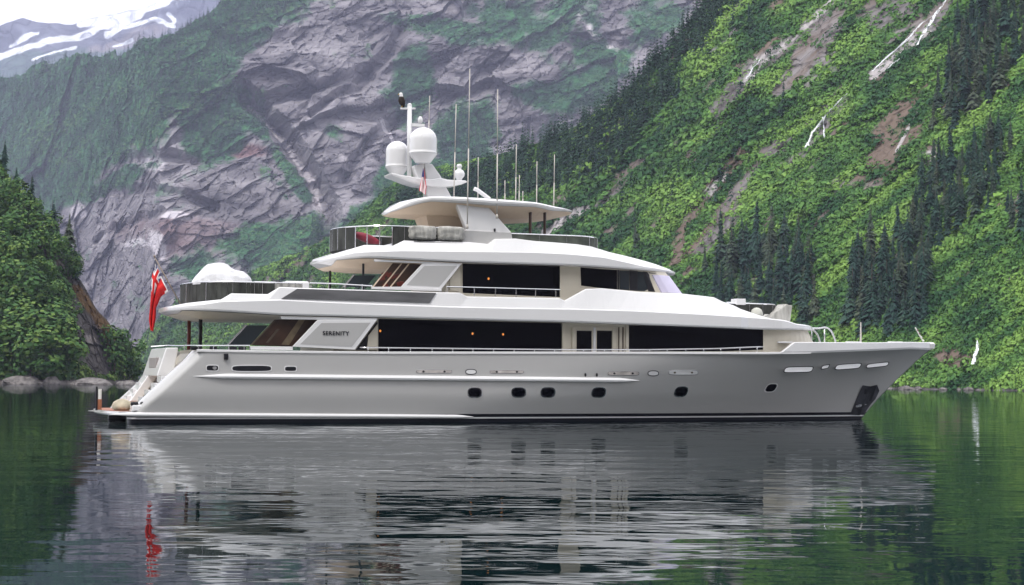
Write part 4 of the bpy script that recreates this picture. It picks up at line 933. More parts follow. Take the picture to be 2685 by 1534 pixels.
# covered tender on the boat deck
pf = [(505, 742), (517, 727), (543, 694), (566, 692), (590, 694), (602, 701), (613, 708), (634, 714), (648, 725), (656, 733), (662, 745)]
zf_ = sorted([S(a, b, -1.7)[::2] for a, b in pf]); fz = interp(zf_); x0, x1 = zf_[0][0], zf_[-1][0]; zlo = S(560, 740, -2.9)[2]; rings = []
rs = random.Random(2)
for x in np.linspace(x0+.02, x1-.02, 17):
    z = fz(x); t = (x-x0)/(x1-x0); w = (1.35*(1-abs(2*t-1)**3.5)**.5+.1)*min(1, .55+t*1.4); rg = []
    for k in range(11):
        an = math.pi*k/10; c, s = math.cos(an), math.sin(an); q = min(1, abs(s)*1.12)**.85
        rg.append((x, -1.5-w*abs(c)**.75*math.copysign(1, c)*(1-.28*q*(z-zlo)), zlo+(z-zlo)*q+.11*mnoise.noise(Vector((x*1.9, c*2.2, 1.0)))*s+.05*abs(mnoise.noise(Vector((x*3+c*4, 2, 1.0))))))
    rings.append([(x, -1.5-w*.97, zlo-.06)]+rg+[(x, -1.5+w*.97, zlo-.06)])
tender = own_empty('covered_tender', 'small boat under a peaked white cover on the aft upper deck', 'boat')
o = MB().loft(rings).build('cover', canvasw, tender)
hb = MB(); hb.loft([[(x, -1.6-w_, 5.35), (x, -1.6-w_*1.15, zlo-.2), (x, -1.6+w_*1.15, zlo-.2), (x, -1.6+w_, 5.35)] for x, w_ in [(x0+1.3+(x1-x0-1.4)*i/12, .25+.95*(1-(abs(i/6-1))**3)) for i in range(13)]])
hb.build('boat_hull', canvasg, tender)
# low white locker / second boat forward of it
def locker(pa, pb, label):
    a = S(*pa, -2.6); b = S(*pb, -2.6); return own(MB().box(a[0], b[0], -2.6, -1.5, 5.28, a[2]), 'deck_locker', white, label, 'locker', 'white lockers on the upper deck', bevel=.09)
locker((664, 737), (728, 768), 'low white locker just right of the covered boat'); locker((748, 736), (812, 768), 'low white locker behind the sloped side, nearer the dark post')
p = S(1936, 784, -1.7); own(MB().box(p[0]-.26, p[0]+.26, -2.0, -1.4, p[2]-.30, p[2]).box(p[0]-.06, p[0]+.06, -1.76, -1.64, ftB(p[0])-.1, p[2]-.28), 'instrument_box', white, 'small white box on a stalk in front of the wheelhouse', 'box', bevel=.03)
cb = MB(); prf = [S(a, b, -1.9) for a, b in [(2012, 835), (2022, 822), (2050, 803), (2057, 797), (2063, 801), (2072, 801), (2070, 812), (2066, 845)]]
cb.prism([(q[0], q[2]) for q in prf], -2.15, -1.2); own(cb, 'covered_lounger', canvasg, 'grey cloth-covered lounger with a pointed back on the foredeck edge', 'lounger', bevel=.04)
p = S(1984, 823, -2.0); own(MB().lathe((p[0], -2.0, p[2]-.15), [(.3, 0), (.32, .15), (.25, .35), (.12, .44), (.01, .46)], 18), 'covered_winch', vary(M('pale_cover', (.5, .5, .45), .85), 3, .2), 'rounded pale cover on the foredeck between the white box and the covered seat', 'cover', smooth=True)
# ensign: draped cloth hanging off its raked staff
ens = own_empty('ensign', 'red ensign hanging limp from its raked staff at the stern', 'flag')
s0, s1 = S(405, 674, 0), S(478, 806, 0)
MB().tube([s0, s1], .028, 8).lathe((s0[0], s0[1], s0[2]-.03), [(.02, 0), (.05, .04), (.05, .09), (.01, .13)], 10).build('flag_staff', M('staff_wood', (.25, .2, .16), .5), ens, smooth=True)
def draped(name, Lc, Rc, nu, nv, amp, folds, mats, pick, parent, y0=0):
    Lp = [Vector(S(a, b, y0)) for a, b in Lc]; Rp = [Vector(S(a, b, y0)) for a, b in Rc]
    def along(P_, t): t = t*(len(P_)-1); i = min(int(t), len(P_)-2); return P_[i].lerp(P_[i+1], t-i)
    v = []; f = []; mi = []
    for j in range(nv+1):
        for i in range(nu+1):
            u, w = i/nu, j/nv; p = along(Lp, w).lerp(along(Rp, w), u); a_ = amp*min(1, w*3+.15)
            p.y += a_*math.sin(folds*u*2*math.pi+w*2.5+.6)+a_*.4*math.sin(w*9+u*5); p.x += .35*a_*math.cos(folds*u*2*math.pi+w*2); v.append(p)
    for j in range(nv):
        for i in range(nu):
            f.append((j*(nu+1)+i, j*(nu+1)+i+1, (j+1)*(nu+1)+i+1, (j+1)*(nu+1)+i)); mi.append(pick((i+.5)/nu, (j+.5)/nv))
    return mesh_obj(name, v, f, mats, parent, smooth=True, midx=mi)
def ens_pick(u, w):
    if u < .5 and w < .42:
        a, b = u/.5, w/.42
        if abs(a-.5) < .09 or abs(b-.5) < .09: return 0
        if abs(a-.5) < .17 or abs(b-.5) < .17: return 1
        if abs(a-b) < .09 or abs(a+b-1) < .09: return 1
        return 2
    if w < .03 or (u > .93 and w < .12): return 1
    return 0
draped('flag_cloth', [(407, 690), (397, 724), (395, 775), (391, 838), (396, 866)], [(441, 763), (424, 777), (411, 808), (409, 841), (402, 870)], 26, 60, .11, 2.2, [redcl, whitecl, navy], ens_pick, ens)
fl = own_empty('courtesy_flag', 'small red and white striped flag hanging below the main radome', 'flag')
draped('flag_cloth', [(1109, 441), (1106, 462), (1103, 480), (1100, 500)], [(1112, 443), (1115, 465), (1117, 490), (1116, 511)], 16, 30, .07, 1.6, [vary(M('faded_red', (.55, .05, .07), .8), 5, .2), whitecl, navy], lambda u, w: 2 if w < .36 and u < .6 else int(u*9) % 2, fl, -.9)
MB().tube([S(1111, 428, -.9), S(1111, 500, -.9)], .008, 5).build('halyard', ropew, fl)
# bald-headed bird on the crossarm
bird = own_empty('perched_bird', 'dark bird with a white head perched on the masthead crossarm', 'bird')
bp_ = S(1053, 283, .2); x, y, z = bp_
dark = vary(M('dark_feathers', (.03, .022, .018), .9), 9, .5)
body = MB(); prf = [(.03, .04, -.02), (.09, .10, .10), (.13, .20, .02), (.15, .34, .0), (.13, .46, -.01), (.085, .55, -.02), (.07, .60, -.03)]
for r_, h_, dx in [(0, 0, 0)]: pass
rg = [[(x+dx+r_*1.15*math.cos(q), y+r_*math.sin(q), z+.05+h_-.04) for q in np.linspace(0, 2*math.pi, 17)[:-1]] for r_, h_, dx in [(.03, .0, .10), (.07, .08, .07), (.12, .18, .03), (.14, .32, .0), (.12, .44, -.01), (.085, .52, -.02)]]
body.loft(rg).build('body', dark, bird, smooth=True)
rg = [[(x-.02+dx+r_*1.1*math.cos(q), y+r_*math.sin(q), z+h_) for q in np.linspace(0, 2*math.pi, 13)[:-1]] for r_, h_, dx in [(.09, .50, 0), (.085, .55, 0), (.075, .60, -.01), (.08, .65, -.02), (.06, .70, -.02), (.015, .725, -.02)]]
MB().loft(rg).build('head', whitecl, bird, smooth=True)
MB().tube([(x-.1, y, z+.65), (x-.17, y, z+.63), (x-.18, y, z+.60)], .022, 6, r1=.006).build('beak', M('beak_yellow', (.6, .4, .05), .5), bird)
for s in (-.05, .05): MB().tube([(x+.02, y+s, z+.1), (x, y+s, z+.04)], .015, 5).build('leg', M('leg_yellow', (.5, .35, .05), .5), bird)
HAZE = 0.0001
# ------------------------------------------------------------------ VEGETATION
def nat_mat(name, dark, mid, lite, tint_attr=True, rough=.75, randomise=.35, trans=.15):
    m = bpy.data.materials.new(name); m.use_nodes = True; nt = m.node_tree; b = nt.nodes['Principled BSDF']
    b.inputs['Roughness'].default_value = rough; b.inputs['Specular IOR Level'].default_value = .2
    r = nd(nt, 'ShaderNodeValToRGB'); e = r.color_ramp.elements; e[0].color = (*dark, 1); e[1].color = (*lite, 1); e[0].position = 0; e[1].position = 1
    k = e.new(.5); k.color = (*mid, 1)
    if tint_attr: a = nd(nt, 'ShaderNodeAttribute'); a.attribute_name = 'tint'; nt.links.new(a.outputs['Fac'], r.inputs[0])
    else:
        oi = nd(nt, 'ShaderNodeObjectInfo'); geo = nd(nt, 'ShaderNodeNewGeometry'); n = nd(nt, 'ShaderNodeTexNoise', Scale=.8, Detail=2); nt.links.new(geo.outputs['Position'], n.inputs['Vector'])
        ma = nd(nt, 'ShaderNodeMath', operation='MULTIPLY_ADD'); ma.inputs[1].default_value = .6; ma.inputs[2].default_value = -.1
        nt.links.new(n.outputs[0], ma.inputs[0]); ad = nd(nt, 'ShaderNodeMath', operation='MULTIPLY_ADD'); ad.inputs[1].default_value = .6; nt.links.new(oi.outputs['Random'], ad.inputs[0]); nt.links.new(ma.outputs[0], ad.inputs[2]); nt.links.new(ad.outputs[0], r.inputs[0])
    nt.links.new(r.outputs[0], b.inputs['Base Color'])
    return m
conifer_green = nat_mat('conifer_needles', (.012, .036, .032), (.026, .066, .046), (.095, .105, .062), False)
forest_green = nat_mat('forest_needles', (.014, .042, .030), (.028, .070, .042), (.06, .12, .055))
alder_green = nat_mat('shrub_leaves', (.024, .082, .028), (.090, .205, .045), (.20, .345, .07))
broad_green = nat_mat('broadleaf_leaves', (.018, .060, .020), (.050, .120, .028), (.15, .22, .045))
bark = vary(M('bark', (.09, .065, .05), .9), 2, .4)

def conifer_arrays(seed, tiers, br, rad=.17, lowfrac=.06, seg=True):
    rs = random.Random(seed); V = []; F = []
    lean = (rs.uniform(-.03, .03), rs.uniform(-.03, .03))
    for t in range(tiers):
        f = t/(tiers-1); z = lowfrac+(1-lowfrac)*f**.92; R = rad*(1-f)**.85*(1+.25*math.sin(seed*3.1+f*9))*rs.uniform(.78, 1.12)+.006
        if rs.random() < .08: continue
        for k in range(br):
            a = 2*math.pi*(k+rs.random()*.8)/br+t*1.3; L = R*rs.uniform(.55, 1.15); c, s = math.cos(a), math.sin(a); w = L*rs.uniform(.16, .30)+.004
            dr = L*rs.uniform(.45, 1.1); cx, cy = lean[0]*z, lean[1]*z; i = len(V); up = .022*(1-f)+.006
            V += [(cx, cy, z+up), (cx+c*L*.55-s*w, cy+s*L*.55+c*w, z-dr*.42), (cx+c*L, cy+s*L, z-dr*.8), (cx+c*L*.55+s*w, cy+s*L*.55-c*w, z-dr*.42), (cx+c*L*.5, cy+s*L*.5, z-dr*.15)]
            F += [(i, i+1, i+4), (i+1, i+2, i+4), (i+2, i+3, i+4), (i+3, i, i+4)] if seg else [(i, i+1, i+2, i+3)]
            if not seg: V.pop()
    i = len(V); V += [(lean[0]-.006, lean[1], .93), (lean[0]+.006, lean[1], .93), (lean[0], lean[1], 1.02)]; F.append((i, i+1, i+2))
    if not seg: F.pop(); V += [(lean[0], lean[1], 1.0)]; F.append((i, i+1, i+2, i+3)) if False else F.append((i, i+1, i+3, i+2))
    return V, F
def clump_arrays(seed, n, flat=.75, leaf=.34):
    rs = random.Random(seed); V = []; F = []
    for k in range(n):
        z = rs.uniform(-.1, 1); a = rs.uniform(0, 6.283); r = math.sqrt(max(0, 1-z*z))*rs.uniform(.75, 1.05); nrm = Vector((r*math.cos(a), r*math.sin(a), z)); p = Vector((nrm.x, nrm.y, nrm.z*flat))
        nn = (nrm+Vector((rs.uniform(-.28, .28), rs.uniform(-.28, .28), rs.uniform(-.15, .3)))).normalized(); t = nn.orthogonal().normalized(); b = nn.cross(t); q = rs.uniform(0, 6.28); t, b = t*math.cos(q)+b*math.sin(q), b*math.cos(q)-t*math.sin(q)
        l = leaf*rs.uniform(.7, 1.35); i = len(V); V += [tuple(p+t*l), tuple(p+b*l*.7+nn*.05), tuple(p-t*l), tuple(p-b*l*.7+nn*.05)]; F.append((i, i+1, i+2, i+3))
    return V, F
def crown_arrays(seed, n=1300, lobes=13):
    rs = random.Random(seed); V = []; F = []; L = [(0, 0, .62, .30)]+[(rs.uniform(-.24, .24), rs.uniform(-.24, .24), rs.uniform(.25, .88), rs.uniform(.13, .24)) for _ in range(lobes)]
    for k in range(n):
        c = L[k % len(L)]; z = rs.uniform(-.8, 1); a = rs.uniform(0, 6.283); q = math.sqrt(1-z*z); nrm = Vector((q*math.cos(a), q*math.sin(a), z)); p = Vector(c[:3])+nrm*c[3]*rs.uniform(.8, 1.08)
        nn = (nrm+Vector((rs.uniform(-.7, .7), rs.uniform(-.7, .7), rs.uniform(-.1, .8)))).normalized(); t = nn.orthogonal().normalized(); b = nn.cross(t); l = .034*rs.uniform(.6, 1.4); i = len(V)
        V += [tuple(p+t*l), tuple(p+b*l*.8), tuple(p-t*l), tuple(p-b*l*.8)]; F.append((i, i+1, i+2, i+3))
    return V, F
def merged(name, variants, inst, mat, kind='stuff', smooth=False, label=None):
    """inst: (pos, sx, sz, rot, tint); one mesh of leaves scattered over a slope"""
    VV, FF, TT, base = [], [], [], 0; rs = random.Random(1)
    arr = [(np.array(v), np.array(f)) for v, f in variants]
    for p, sx, sz, rot, ti in inst:
        v, f = arr[rs.randrange(len(arr))]; c, s = math.cos(rot), math.sin(rot)
        w = np.stack([(v[:, 0]*c-v[:, 1]*s)*sx+p[0], (v[:, 0]*s+v[:, 1]*c)*sx+p[1], v[:, 2]*sz+p[2]], 1)
        VV.append(w); FF.append(f+base); TT.append(np.full(len(v), ti)); base += len(v)
    V = np.concatenate(VV); F = np.concatenate(FF); T = np.concatenate(TT); k = F.shape[1]
    me = bpy.data.meshes.new(name); me.vertices.add(len(V)); me.vertices.foreach_set('co', V.astype(np.float32).ravel()); me.loops.add(F.size); me.loops.foreach_set('vertex_index', F.astype(np.int32).ravel())
    me.polygons.add(len(F)); me.polygons.foreach_set('loop_start', np.arange(0, F.size, k, dtype=np.int32)); me.update(calc_edges=True)
    a = me.attributes.new('tint', 'FLOAT', 'POINT'); a.data.foreach_set('value', T.astype(np.float32)); me.materials.append(mat)
    o = bpy.data.objects.new(name, me); COL.objects.link(o); o['kind'] = kind
    if label: o['label'] = label
    return o

RS = random.Random(77)
def grid_val(T, arr, px, py):
    i = int(round(float(np.interp(px, T.u, np.arange(T.nu))))); i = min(max(i, 0), T.nu-1); j = int(round(np.interp(-py, -T.PY[:, i], np.arange(T.nv)))); return arr[j, i]
def inpoly(x, y, P):
    c = False; n = len(P); j = n-1
    for i in range(n):
        if (P[i][1] > y) != (P[j][1] > y) and x < (P[j][0]-P[i][0])*(y-P[i][1])/(P[j][1]-P[i][1])+P[i][0]: c = not c
        j = i
    return c

# ---- shrubs over the green slope
band = [(1000, 520), (1180, 455), (1311, 398), (1410, 362), (1520, 312), (1630, 240), (1717, 142), (1794, 60), (1849, -30), (1990, -30), (1900, 30), (1849, 110), (1783, 165), (1767, 247), (1706, 319), (1608, 440), (1481, 478), (1355, 510), (1240, 540), (1050, 560)]
inst = []; cv = [clump_arrays(s, 15) for s in range(8)]
tintn = lambda x, y: float(fbm2(np.array([(x*.78-y*.62)/150.]), np.array([(x*.62+y*.78)/34.]), 4, 44)[0])
for k in range(190000):
    x = RS.uniform(260, 2780); y = RS.uniform(-60, 1024)
    ridge = float(np.interp(x, T_slope.u, T_slope.ridge))
    if y < ridge+2: continue
    rv = grid_val(T_slope, sl_rock, x, y)
    if rv > RS.uniform(.28, .62) and (rv > .97 or RS.random() < .84): continue
    if x < 1990 and inpoly(x, y, band) and RS.random() < .75: continue
    P_ = T_slope.at(x, y)
    if P_[2] < .25: continue
    Yd = P_[1]; s = Yd/F0*min(4.2/RS.uniform(.2, 1)**.8, 13)*(1.0 if Yd < 700 else .85); s = min(max(s*(1.7 if RS.random() < .05 else 1), .3), 3.0)
    t = .5+(tintn(x, y)-.5)*2.7+RS.uniform(-.16, .16)-.08*(x < 1500); inst.append((P_-np.array([0, 0, .25*s]), s, s*RS.uniform(.7, 1.25), RS.uniform(0, 6.28), min(max(t, 0), 1)))
    if len(inst) >= 90000: break
merged('slope_shrubs', cv, inst, alder_green)
print('shrubs', len(inst))

# ---- the far forest in the valley and on the rock mountain
lowc = [conifer_arrays(100+s, 9, 6, .2, .05, False) for s in range(6)]; inst = []
n = 0
while n < 1300:
    x = RS.uniform(1000, 1990); y = RS.uniform(-30, 560)
    ok = inpoly(x, y-14, band) or (RS.random() < .02 and x > 1400)
    if not ok: continue
    P_ = T_slope.at(x, max(y, float(np.interp(x, T_slope.u, T_slope.ridge))+4)); h = P_[1]/F0*RS.uniform(40, 82); n += 1
    inst.append((P_-np.array([0, 0, .6]), h*RS.uniform(.85, 1.15), h, RS.uniform(0, 6.28), RS.uniform(.0, .7)))
for k in range(260):
    x = RS.uniform(330, 900); y = float(np.interp(x, T_slope.u, T_slope.ridge))+RS.uniform(5, 150)
    P_ = T_slope.at(x, min(y, 990)); h = P_[1]/F0*RS.uniform(24, 52); inst.append((P_-np.array([0, 0, .6]), h, h, RS.uniform(0, 6.28), RS.uniform(.1, .8)))
n = 0; cliff_inst = []
for k in range(60000):
    x = RS.uniform(-60, 1900); y = RS.uniform(-60, 720); ridge = float(np.interp(x, T_cliff.u, T_cliff.ridge))
    if y < ridge+1: continue
    v = grid_val(T_cliff, cl_veg, x, y); dense = (760-x*.92-y*1.05) > -40 or ((x-560)/150)**2+((y-300)/120)**2 < 1 or ((x-1220)/80)**2+((y-350)/110)**2 < 1
    if v < RS.uniform(.5, .9) or (not dense and RS.random() < .6): continue
    P_ = T_cliff.at(x, y); h = P_[1]/F0*(RS.uniform(14, 34) if dense else RS.uniform(6, 16)); cliff_inst.append((P_-np.array([0, 0, .8]), h*(1.1 if dense else 2.0), h, RS.uniform(0, 6.28), RS.uniform(.1, .75) if dense else RS.uniform(.5, 1)))
    if len(cliff_inst) > 5200: break
merged('valley_forest', lowc, inst, forest_green)
merged('mountain_forest', lowc, cliff_inst, forest_green)
bush = []
for k in range(90000):
    x = RS.uniform(-60, 1900); y = RS.uniform(-60, 760); ridge = float(np.interp(x, T_cliff.u, T_cliff.ridge))
    if y < ridge+1 or grid_val(T_cliff, cl_veg, x, y) < RS.uniform(.34, .8): continue
    P_ = T_cliff.at(x, y); h = P_[1]/F0*RS.uniform(2.6, 7.5); bush.append((P_-np.array([0, 0, .3*h]), h, h*.9, RS.uniform(0, 6.28), min(1, max(0, .45+(tintn(x*.8, y)-.5)*1.6+RS.uniform(-.2, .2)))))
    if len(bush) > 17000: break
merged('ledge_shrubs', cv[:4], bush, nat_mat('ledge_leaves', (.018, .065, .035), (.05, .145, .055), (.11, .22, .07)))
print('forest', len(inst), len(cliff_inst), len(bush))

# ---- conifers one by one
CON = []
def mk_tree(i, V, F, mat, trunk_top, name, trunk_r=.012):
    me = bpy.data.meshes.new(name+'_crown'); me.from_pydata(V, [], F); me.materials.append(mat)
    tb = MB(); tb.tube([(0, 0, -.06), (0, 0, trunk_top*.5), (0, 0, trunk_top)], trunk_r, 6, r1=trunk_r*.25); tm = bpy.data.meshes.new(name+'_trunk'); tm.from_pydata([tuple(v) for v in tb.v], [], tb.f); tm.materials.append(bark)
    return me, tm
for i in range(9):
    V, F = conifer_arrays(i+1, 40, 8, [.155, .175, .14, .19, .16, .13, .18, .15, .165][i], .04 if i % 2 else .1); CON.append(mk_tree(i, V, F, conifer_green, .96, 'conifer'))
BRD = [mk_tree(i, *crown_arrays(50+i), broad_green, .6, 'broadleaf', .02) for i in range(6)]
for me, tm in BRD:
    rs = random.Random(len(me.vertices)); a = me.attributes.new('tint', 'FLOAT', 'POINT'); nv = len(me.vertices)
    co = np.zeros(nv*3, dtype=np.float32); me.vertices.foreach_get('co', co); co = co.reshape(-1, 3)
    a.data.foreach_set('value', np.clip(.45+.6*(fbm2(co[:, 0]*6+3, co[:, 2]*6, 2, 3)-.5)+np.repeat(np.random.RandomState(nv).uniform(-.3, .3, nv//4), 4), 0, 1).astype(np.float32))
NT = [0]
def plant(T, x, y, hpx, lib, name, label, cat, group, wide=1.0, sink=.03, away=0):
    P_ = T.at(x, y); h = P_[1]/F0*hpx; me, tm = lib[RS.randrange(len(lib))]
    e = bpy.data.objects.new(name, None); COL.objects.link(e); e.location = (P_[0], P_[1], P_[2]-h*sink); e.rotation_euler = (RS.uniform(-.03, .03), RS.uniform(-.03, .03), RS.uniform(0, 6.28)); e.scale = (h*wide, h*wide, h)
    tag(e, label, cat, group)
    for n_, m_ in (('crown', me), ('trunk', tm)): o = bpy.data.objects.new(n_, m_); COL.objects.link(o); o.parent = e
    NT[0] += 1; return e
def stand(T, poly, n, hr, label, group, mind, wide=(1.0, 1.4)):
    pts = []; xs = [p[0] for p in poly]; ys = [p[1] for p in poly]; tries = 0
    while len(pts) < n and tries < 8000:
        tries += 1; x = RS.uniform(min(xs), max(xs)); y = RS.uniform(min(ys), max(ys))
        if not inpoly(x, y, poly) or any((x-a)**2+((y-b)*.8)**2 < mind**2 for a, b in pts): continue
        pts.append((x, y))
    for x, y in pts: plant(T, x, y, RS.uniform(*hr), CON, 'conifer', label, 'conifer', group, RS.uniform(*wide))
stand(T_slope, [(1880, 700), (1905, 660), (2110, 660), (2140, 720), (2140, 850), (2120, 900), (1960, 870), (1860, 800)], 46, (80, 165), 'dark conifer in the dense stand rising behind the yacht foredeck', 'conifers behind the foredeck', 20)
stand(T_slope, [(2235, 720), (2250, 690), (2330, 670), (2430, 700), (2440, 790), (2425, 850), (2300, 900), (2260, 905), (2225, 850)], 44, (80, 165), 'dark conifer in the stand above the bow bulwark', 'conifers above the bow', 20)
stand(T_slope, [(2345, 640), (2400, 540), (2450, 460), (2560, 430), (2640, 360), (2655, 420), (2620, 490), (2560, 570), (2460, 660), (2420, 690)], 52, (70, 130), 'dark conifer in the band climbing the middle of the right-hand slope', 'conifers climbing the right slope', 19)
stand(T_slope, [(2490, 120), (2560, 40), (2685, 20), (2700, 130), (2600, 270), (2500, 350), (2440, 350), (2470, 250)], 50, (75, 140), 'dark conifer in the tall stand at the top right corner', 'conifers in the top right corner', 20)
for x, y, h, l in [(2056, 300, 92, 'lone dark conifer standing on the rocks below the pale gully'), (1778, 256, 60, 'small dark conifer at the upper edge of the green slope'), (2655, 590, 110, 'dark conifer at the right picture edge, the lower of two'), (2640, 560, 70, 'small conifer at the right picture edge beside a taller one'), (2680, 600, 150, 'tall dark conifer cut by the right picture edge'), (1668, 650, 70, 'dark conifer on the slope left of the wheelhouse roof'), (1662, 600, 50, 'small conifer above the wheelhouse roof line'), (1735, 735, 60, 'slim conifer just right of the wheelhouse roof'), (1850, 720, 80, 'conifer at the left foot of the stand behind the foredeck'), (2590, 545, 60, 'short conifer among shrubs near the right edge'), (1965, 60, 60, 'conifer at the top edge of the green slope'), (1280, 560, 55, 'conifer right of the mast foot on the far slope')]:
    plant(T_slope, x, y, h, CON, 'conifer', l, 'conifer', 'single conifers on the right slope', RS.uniform(1.0, 1.3))
# ---- headland: conifers along its ridge, broadleaf trees below
for x, y, h, l in [(10, 450, 85, 'dark conifer at the left picture edge on the headland top'), (80, 520, 95, 'tall ragged conifer on the headland ridge, first from the left edge'), (100, 560, 70, 'conifer just below the tallest on the headland ridge'), (136, 620, 110, 'slim conifer standing clear of the headland ridge against the cliff'), (150, 640, 80, 'short conifer beside the slim one on the headland ridge'), (178, 700, 150, 'tall narrow conifer low on the headland ridge against the grey cliff'), (192, 730, 110, 'lowest conifer of the headland ridge'), (45, 480, 70, 'dark conifer between the edge tree and the ragged one')]:
    plant(T_head, x, y, h, CON, 'conifer', l, 'conifer', 'conifers on the headland ridge', 1.25)
bt_ = [(15, 560, 110), (60, 580, 95), (110, 640, 95), (20, 650, 120), (150, 690, 90), (80, 700, 110), (40, 740, 130), (180, 740, 80), (120, 760, 90), (10, 800, 140), (60, 830, 150), (100, 850, 130), (30, 900, 150), (75, 930, 150), (120, 920, 140), (150, 960, 150), (170, 985, 120), (30, 985, 150), (80, 990, 140), (125, 990, 150), (300, 985, 130), (326, 992, 110), (346, 1001, 75), (312, 940, 60), (340, 1000, 60), (320, 960, 60), (0, 700, 120), (150, 870, 90), (140, 820, 90), (195, 700, 60)]
for k, (x, y, h) in enumerate(bt_):
    zone = ('bushy green tree at the waterside foot of the headland' if y > 950 and x < 220 else 'small leafy tree at the tip of the headland' if x > 275 else 'leafy tree on the steep headland flank above the shore' if y > 790 else 'leafy tree on the upper part of the headland')
    plant(T_head, x, y, h, BRD, 'broadleaf_tree', zone, 'tree', {'b': 'waterside trees of the headland', 's': 'small trees at the headland tip'}.get(zone[0], 'headland trees above the shore' if 'flank' in zone else 'trees on the upper headland'), RS.uniform(1.0, 1.5), .08)
inst = []; cvh = [clump_arrays(30+s, 16) for s in range(6)]
for k in range(22000):
    x = RS.uniform(-500, 365); y = RS.uniform(200, 1000); ridge = float(np.interp(x, T_head.u, T_head.ridge))
    if y < ridge+2: continue
    if grid_val(T_head, hd_rock, x, y) > RS.uniform(.35, .6): continue
    P_ = T_head.at(x, y)
    if P_[2] < .9: continue
    s = P_[1]/F0*min(5/RS.uniform(.22, 1)**.8, 18); inst.append((P_-np.array([0, 0, .2*s]), s, s*RS.uniform(.8, 1.3), RS.uniform(0, 6.28), min(1, max(0, .42+RS.uniform(-.35, .4)+.25*(x > 190)))))
merged('headland_shrubs', cvh, inst, broad_green)
print('trees', NT[0])

# ---- shore boulders
bould = vary(M('boulder_stone', (.17, .155, .15), .9), 1.1, .7, .9, dist=.3)
def boulder(px_, py_, wpx, hpx, Y, label, seed):
    P_ = wpt(px_, py_, Y); w = wpx/F0*Y/2; h = hpx/F0*Y; bm = bmesh.new(); bmesh.ops.create_icosphere(bm, subdivisions=3, radius=1)
    for v in bm.verts:
        n_ = mnoise.fractal(v.co*1.3+Vector((seed*3.7, 0, 0)), .8, 2, 3); c_ = mnoise.voronoi(v.co*1.1+Vector((seed*1.7, 0, 0)))[0]; v.co *= .85+.2*n_+.3*c_[0]; v.co = Vector((v.co.x*w, v.co.y*w*.7, v.co.z*h*.95))
        v.co.z = max(v.co.z, -h*.6)
    me = bpy.data.meshes.new('shore_boulder'); bm.to_mesh(me); bm.free(); me.materials.append(bould); o = bpy.data.objects.new('shore_boulder', me); COL.objects.link(o); o.location = (P_[0], P_[1], .05); tag(o, label, 'boulder', 'boulders along the shores')
for k, a in enumerate([(60, 1004, 110, 22, 'long flat pale boulder, first from the left on the headland shore'), (135, 1004, 46, 20, 'pointed pale boulder in the middle of the headland shore'), (240, 1004, 110, 16, 'low sloping rock shelf at the headland foot'), (332, 1002, 50, 12, 'dark low rock at the tip of the headland'), (95, 1009, 40, 10, 'small rock at the waterline beside the flat pale boulder')]): boulder(a[0], a[1], a[2], a[3], 343, a[4], k)
for k, a in enumerate([(2372, 1019, 34, 10, 'mossy low rock right of the bow on the right-hand shore'), (2388, 1021, 20, 6, 'small grey rock between the mossy rock and the pale one'), (2408, 1019, 22, 9, 'pale grey rock on the right-hand shore, midway to the waterfall'), (2472, 1021, 22, 6, 'small white rock at the right-hand waterline'), (2540, 1021, 26, 8, 'low grey rock below the small waterfall'), (2610, 1021, 30, 8, 'brownish rock on the shore near the right picture edge')]): boulder(a[0], a[1]+2, a[2], a[3], 368, a[4], k+9)

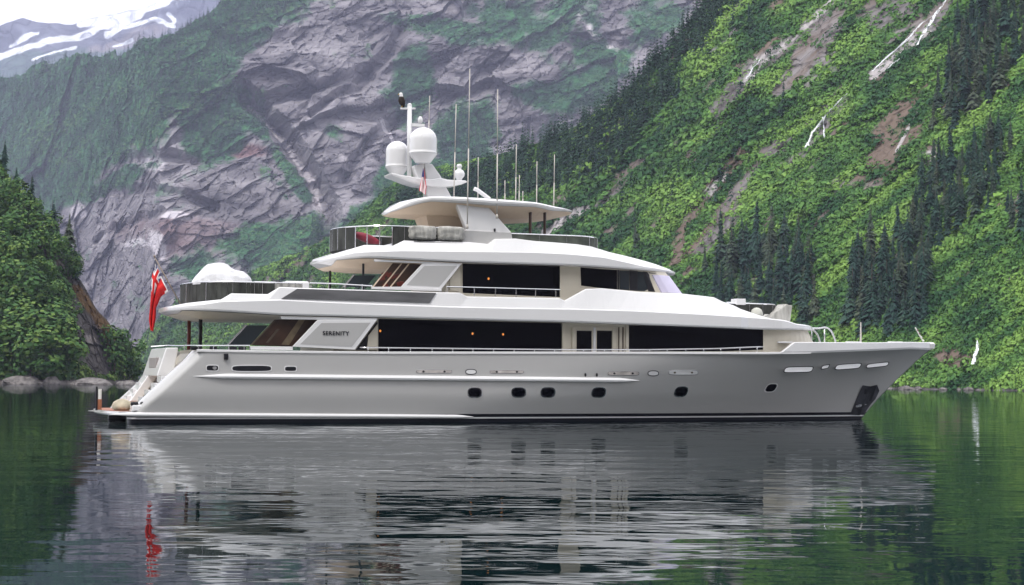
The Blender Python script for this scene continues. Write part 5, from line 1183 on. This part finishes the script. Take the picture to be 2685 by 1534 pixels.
# ---- waterfalls: strands of white water lying on the rock
foam = M('white_water', (.80, .82, .85), .7)
def waterfall(strands, label, T=T_slope):
    mb = MB(); rs = random.Random(len(strands)*7+int(strands[0][0][0][0]))
    for pts, w0, w1, cnt in strands:
        for c in range(cnt):
            ph = rs.uniform(0, 9); n = 26; prev = None; t0 = rs.uniform(0, .35) if c else 0; t1 = rs.uniform(.6, 1) if c else 1
            for i in range(n+1):
                t = t0+(t1-t0)*i/n; q = t*(len(pts)-1); k = min(int(q), len(pts)-2); f = q-k; w = w0+(w1-w0)*t
                x = pts[k][0]*(1-f)+pts[k+1][0]*f+(rs.uniform(-.5, .5)+math.sin(t*14+ph)*.8)*w*.45*(c > 0)+math.sin(t*11+ph)*1.2; y = pts[k][1]*(1-f)+pts[k+1][1]*f
                P_ = T.at(x, y); d = CPOS-P_; d /= np.linalg.norm(d); P_ = P_+d*3.2+np.array([0, 0, .25]); ww = P_[1]/F0*(max(w*(.28 if c else .5), 1.5)*rs.uniform(.35, 1.4)); cur = (P_-np.array([ww/2, 0, 0]), P_+np.array([0, -.3*ww-.1, 0]), P_+np.array([ww/2, 0, 0]))
                if prev is not None and rs.random() > (.2 if c else .08): mb.add([prev[0], prev[1], prev[2], cur[2], cur[1], cur[0]], [(0, 1, 4, 5), (1, 2, 3, 4)])
                prev = cur
    o = mb.build('waterfall', foam, None, smooth=False); return tag(o, label, 'waterfall', 'waterfalls on the right slope')
waterfall([([(2483, -8), (2468, 18), (2454, 38), (2440, 62), (2420, 92), (2404, 126)], 4, 13, 7), ([(2454, 38), (2418, 60), (2385, 100), (2352, 130), (2320, 160), (2289, 192)], 3, 10, 6), ([(2360, 157), (2343, 172), (2327, 187)], 3, 7, 2)], 'uppermost waterfall, running in broken white strands from the top edge')
waterfall([([(2221, 250), (2200, 270), (2179, 288), (2162, 304), (2152, 320), (2132, 352), (2110, 391)], 2, 15, 8), ([(2164, 303), (2159, 330), (2162, 364)], 3, 6, 2)], 'forked white waterfall in the middle of the green slope')
waterfall([([(1994, 155), (1975, 180), (1958, 208)], 3, 9, 2)], 'thin pale trickle on the rock slab at the upper left of the slope')
waterfall([([(2561, 886), (2564, 900), (2561, 915), (2556, 930), (2550, 948)], 2, 15, 12)], 'small waterfall close above the water near the right edge')

# ---- the air: one box of thin haze
hz = MB().box(-5200, 4200, -60, 6200, -4, 1350); ho = hz.build('haze', bpy.data.materials.new('haze_air'), None); tag(ho, kind='stuff')
hmt = ho.data.materials[0]; hmt.use_nodes = True; hn = hmt.node_tree; hn.nodes.clear(); out = hn.nodes.new('ShaderNodeOutputMaterial'); pv = hn.nodes.new('ShaderNodeVolumePrincipled')
pv.inputs['Color'].default_value = (.66, .68, .93, 1); pv.inputs['Density'].default_value = HAZE; pv.inputs['Anisotropy'].default_value = .2; hn.links.new(pv.outputs[0], out.inputs['Volume'])
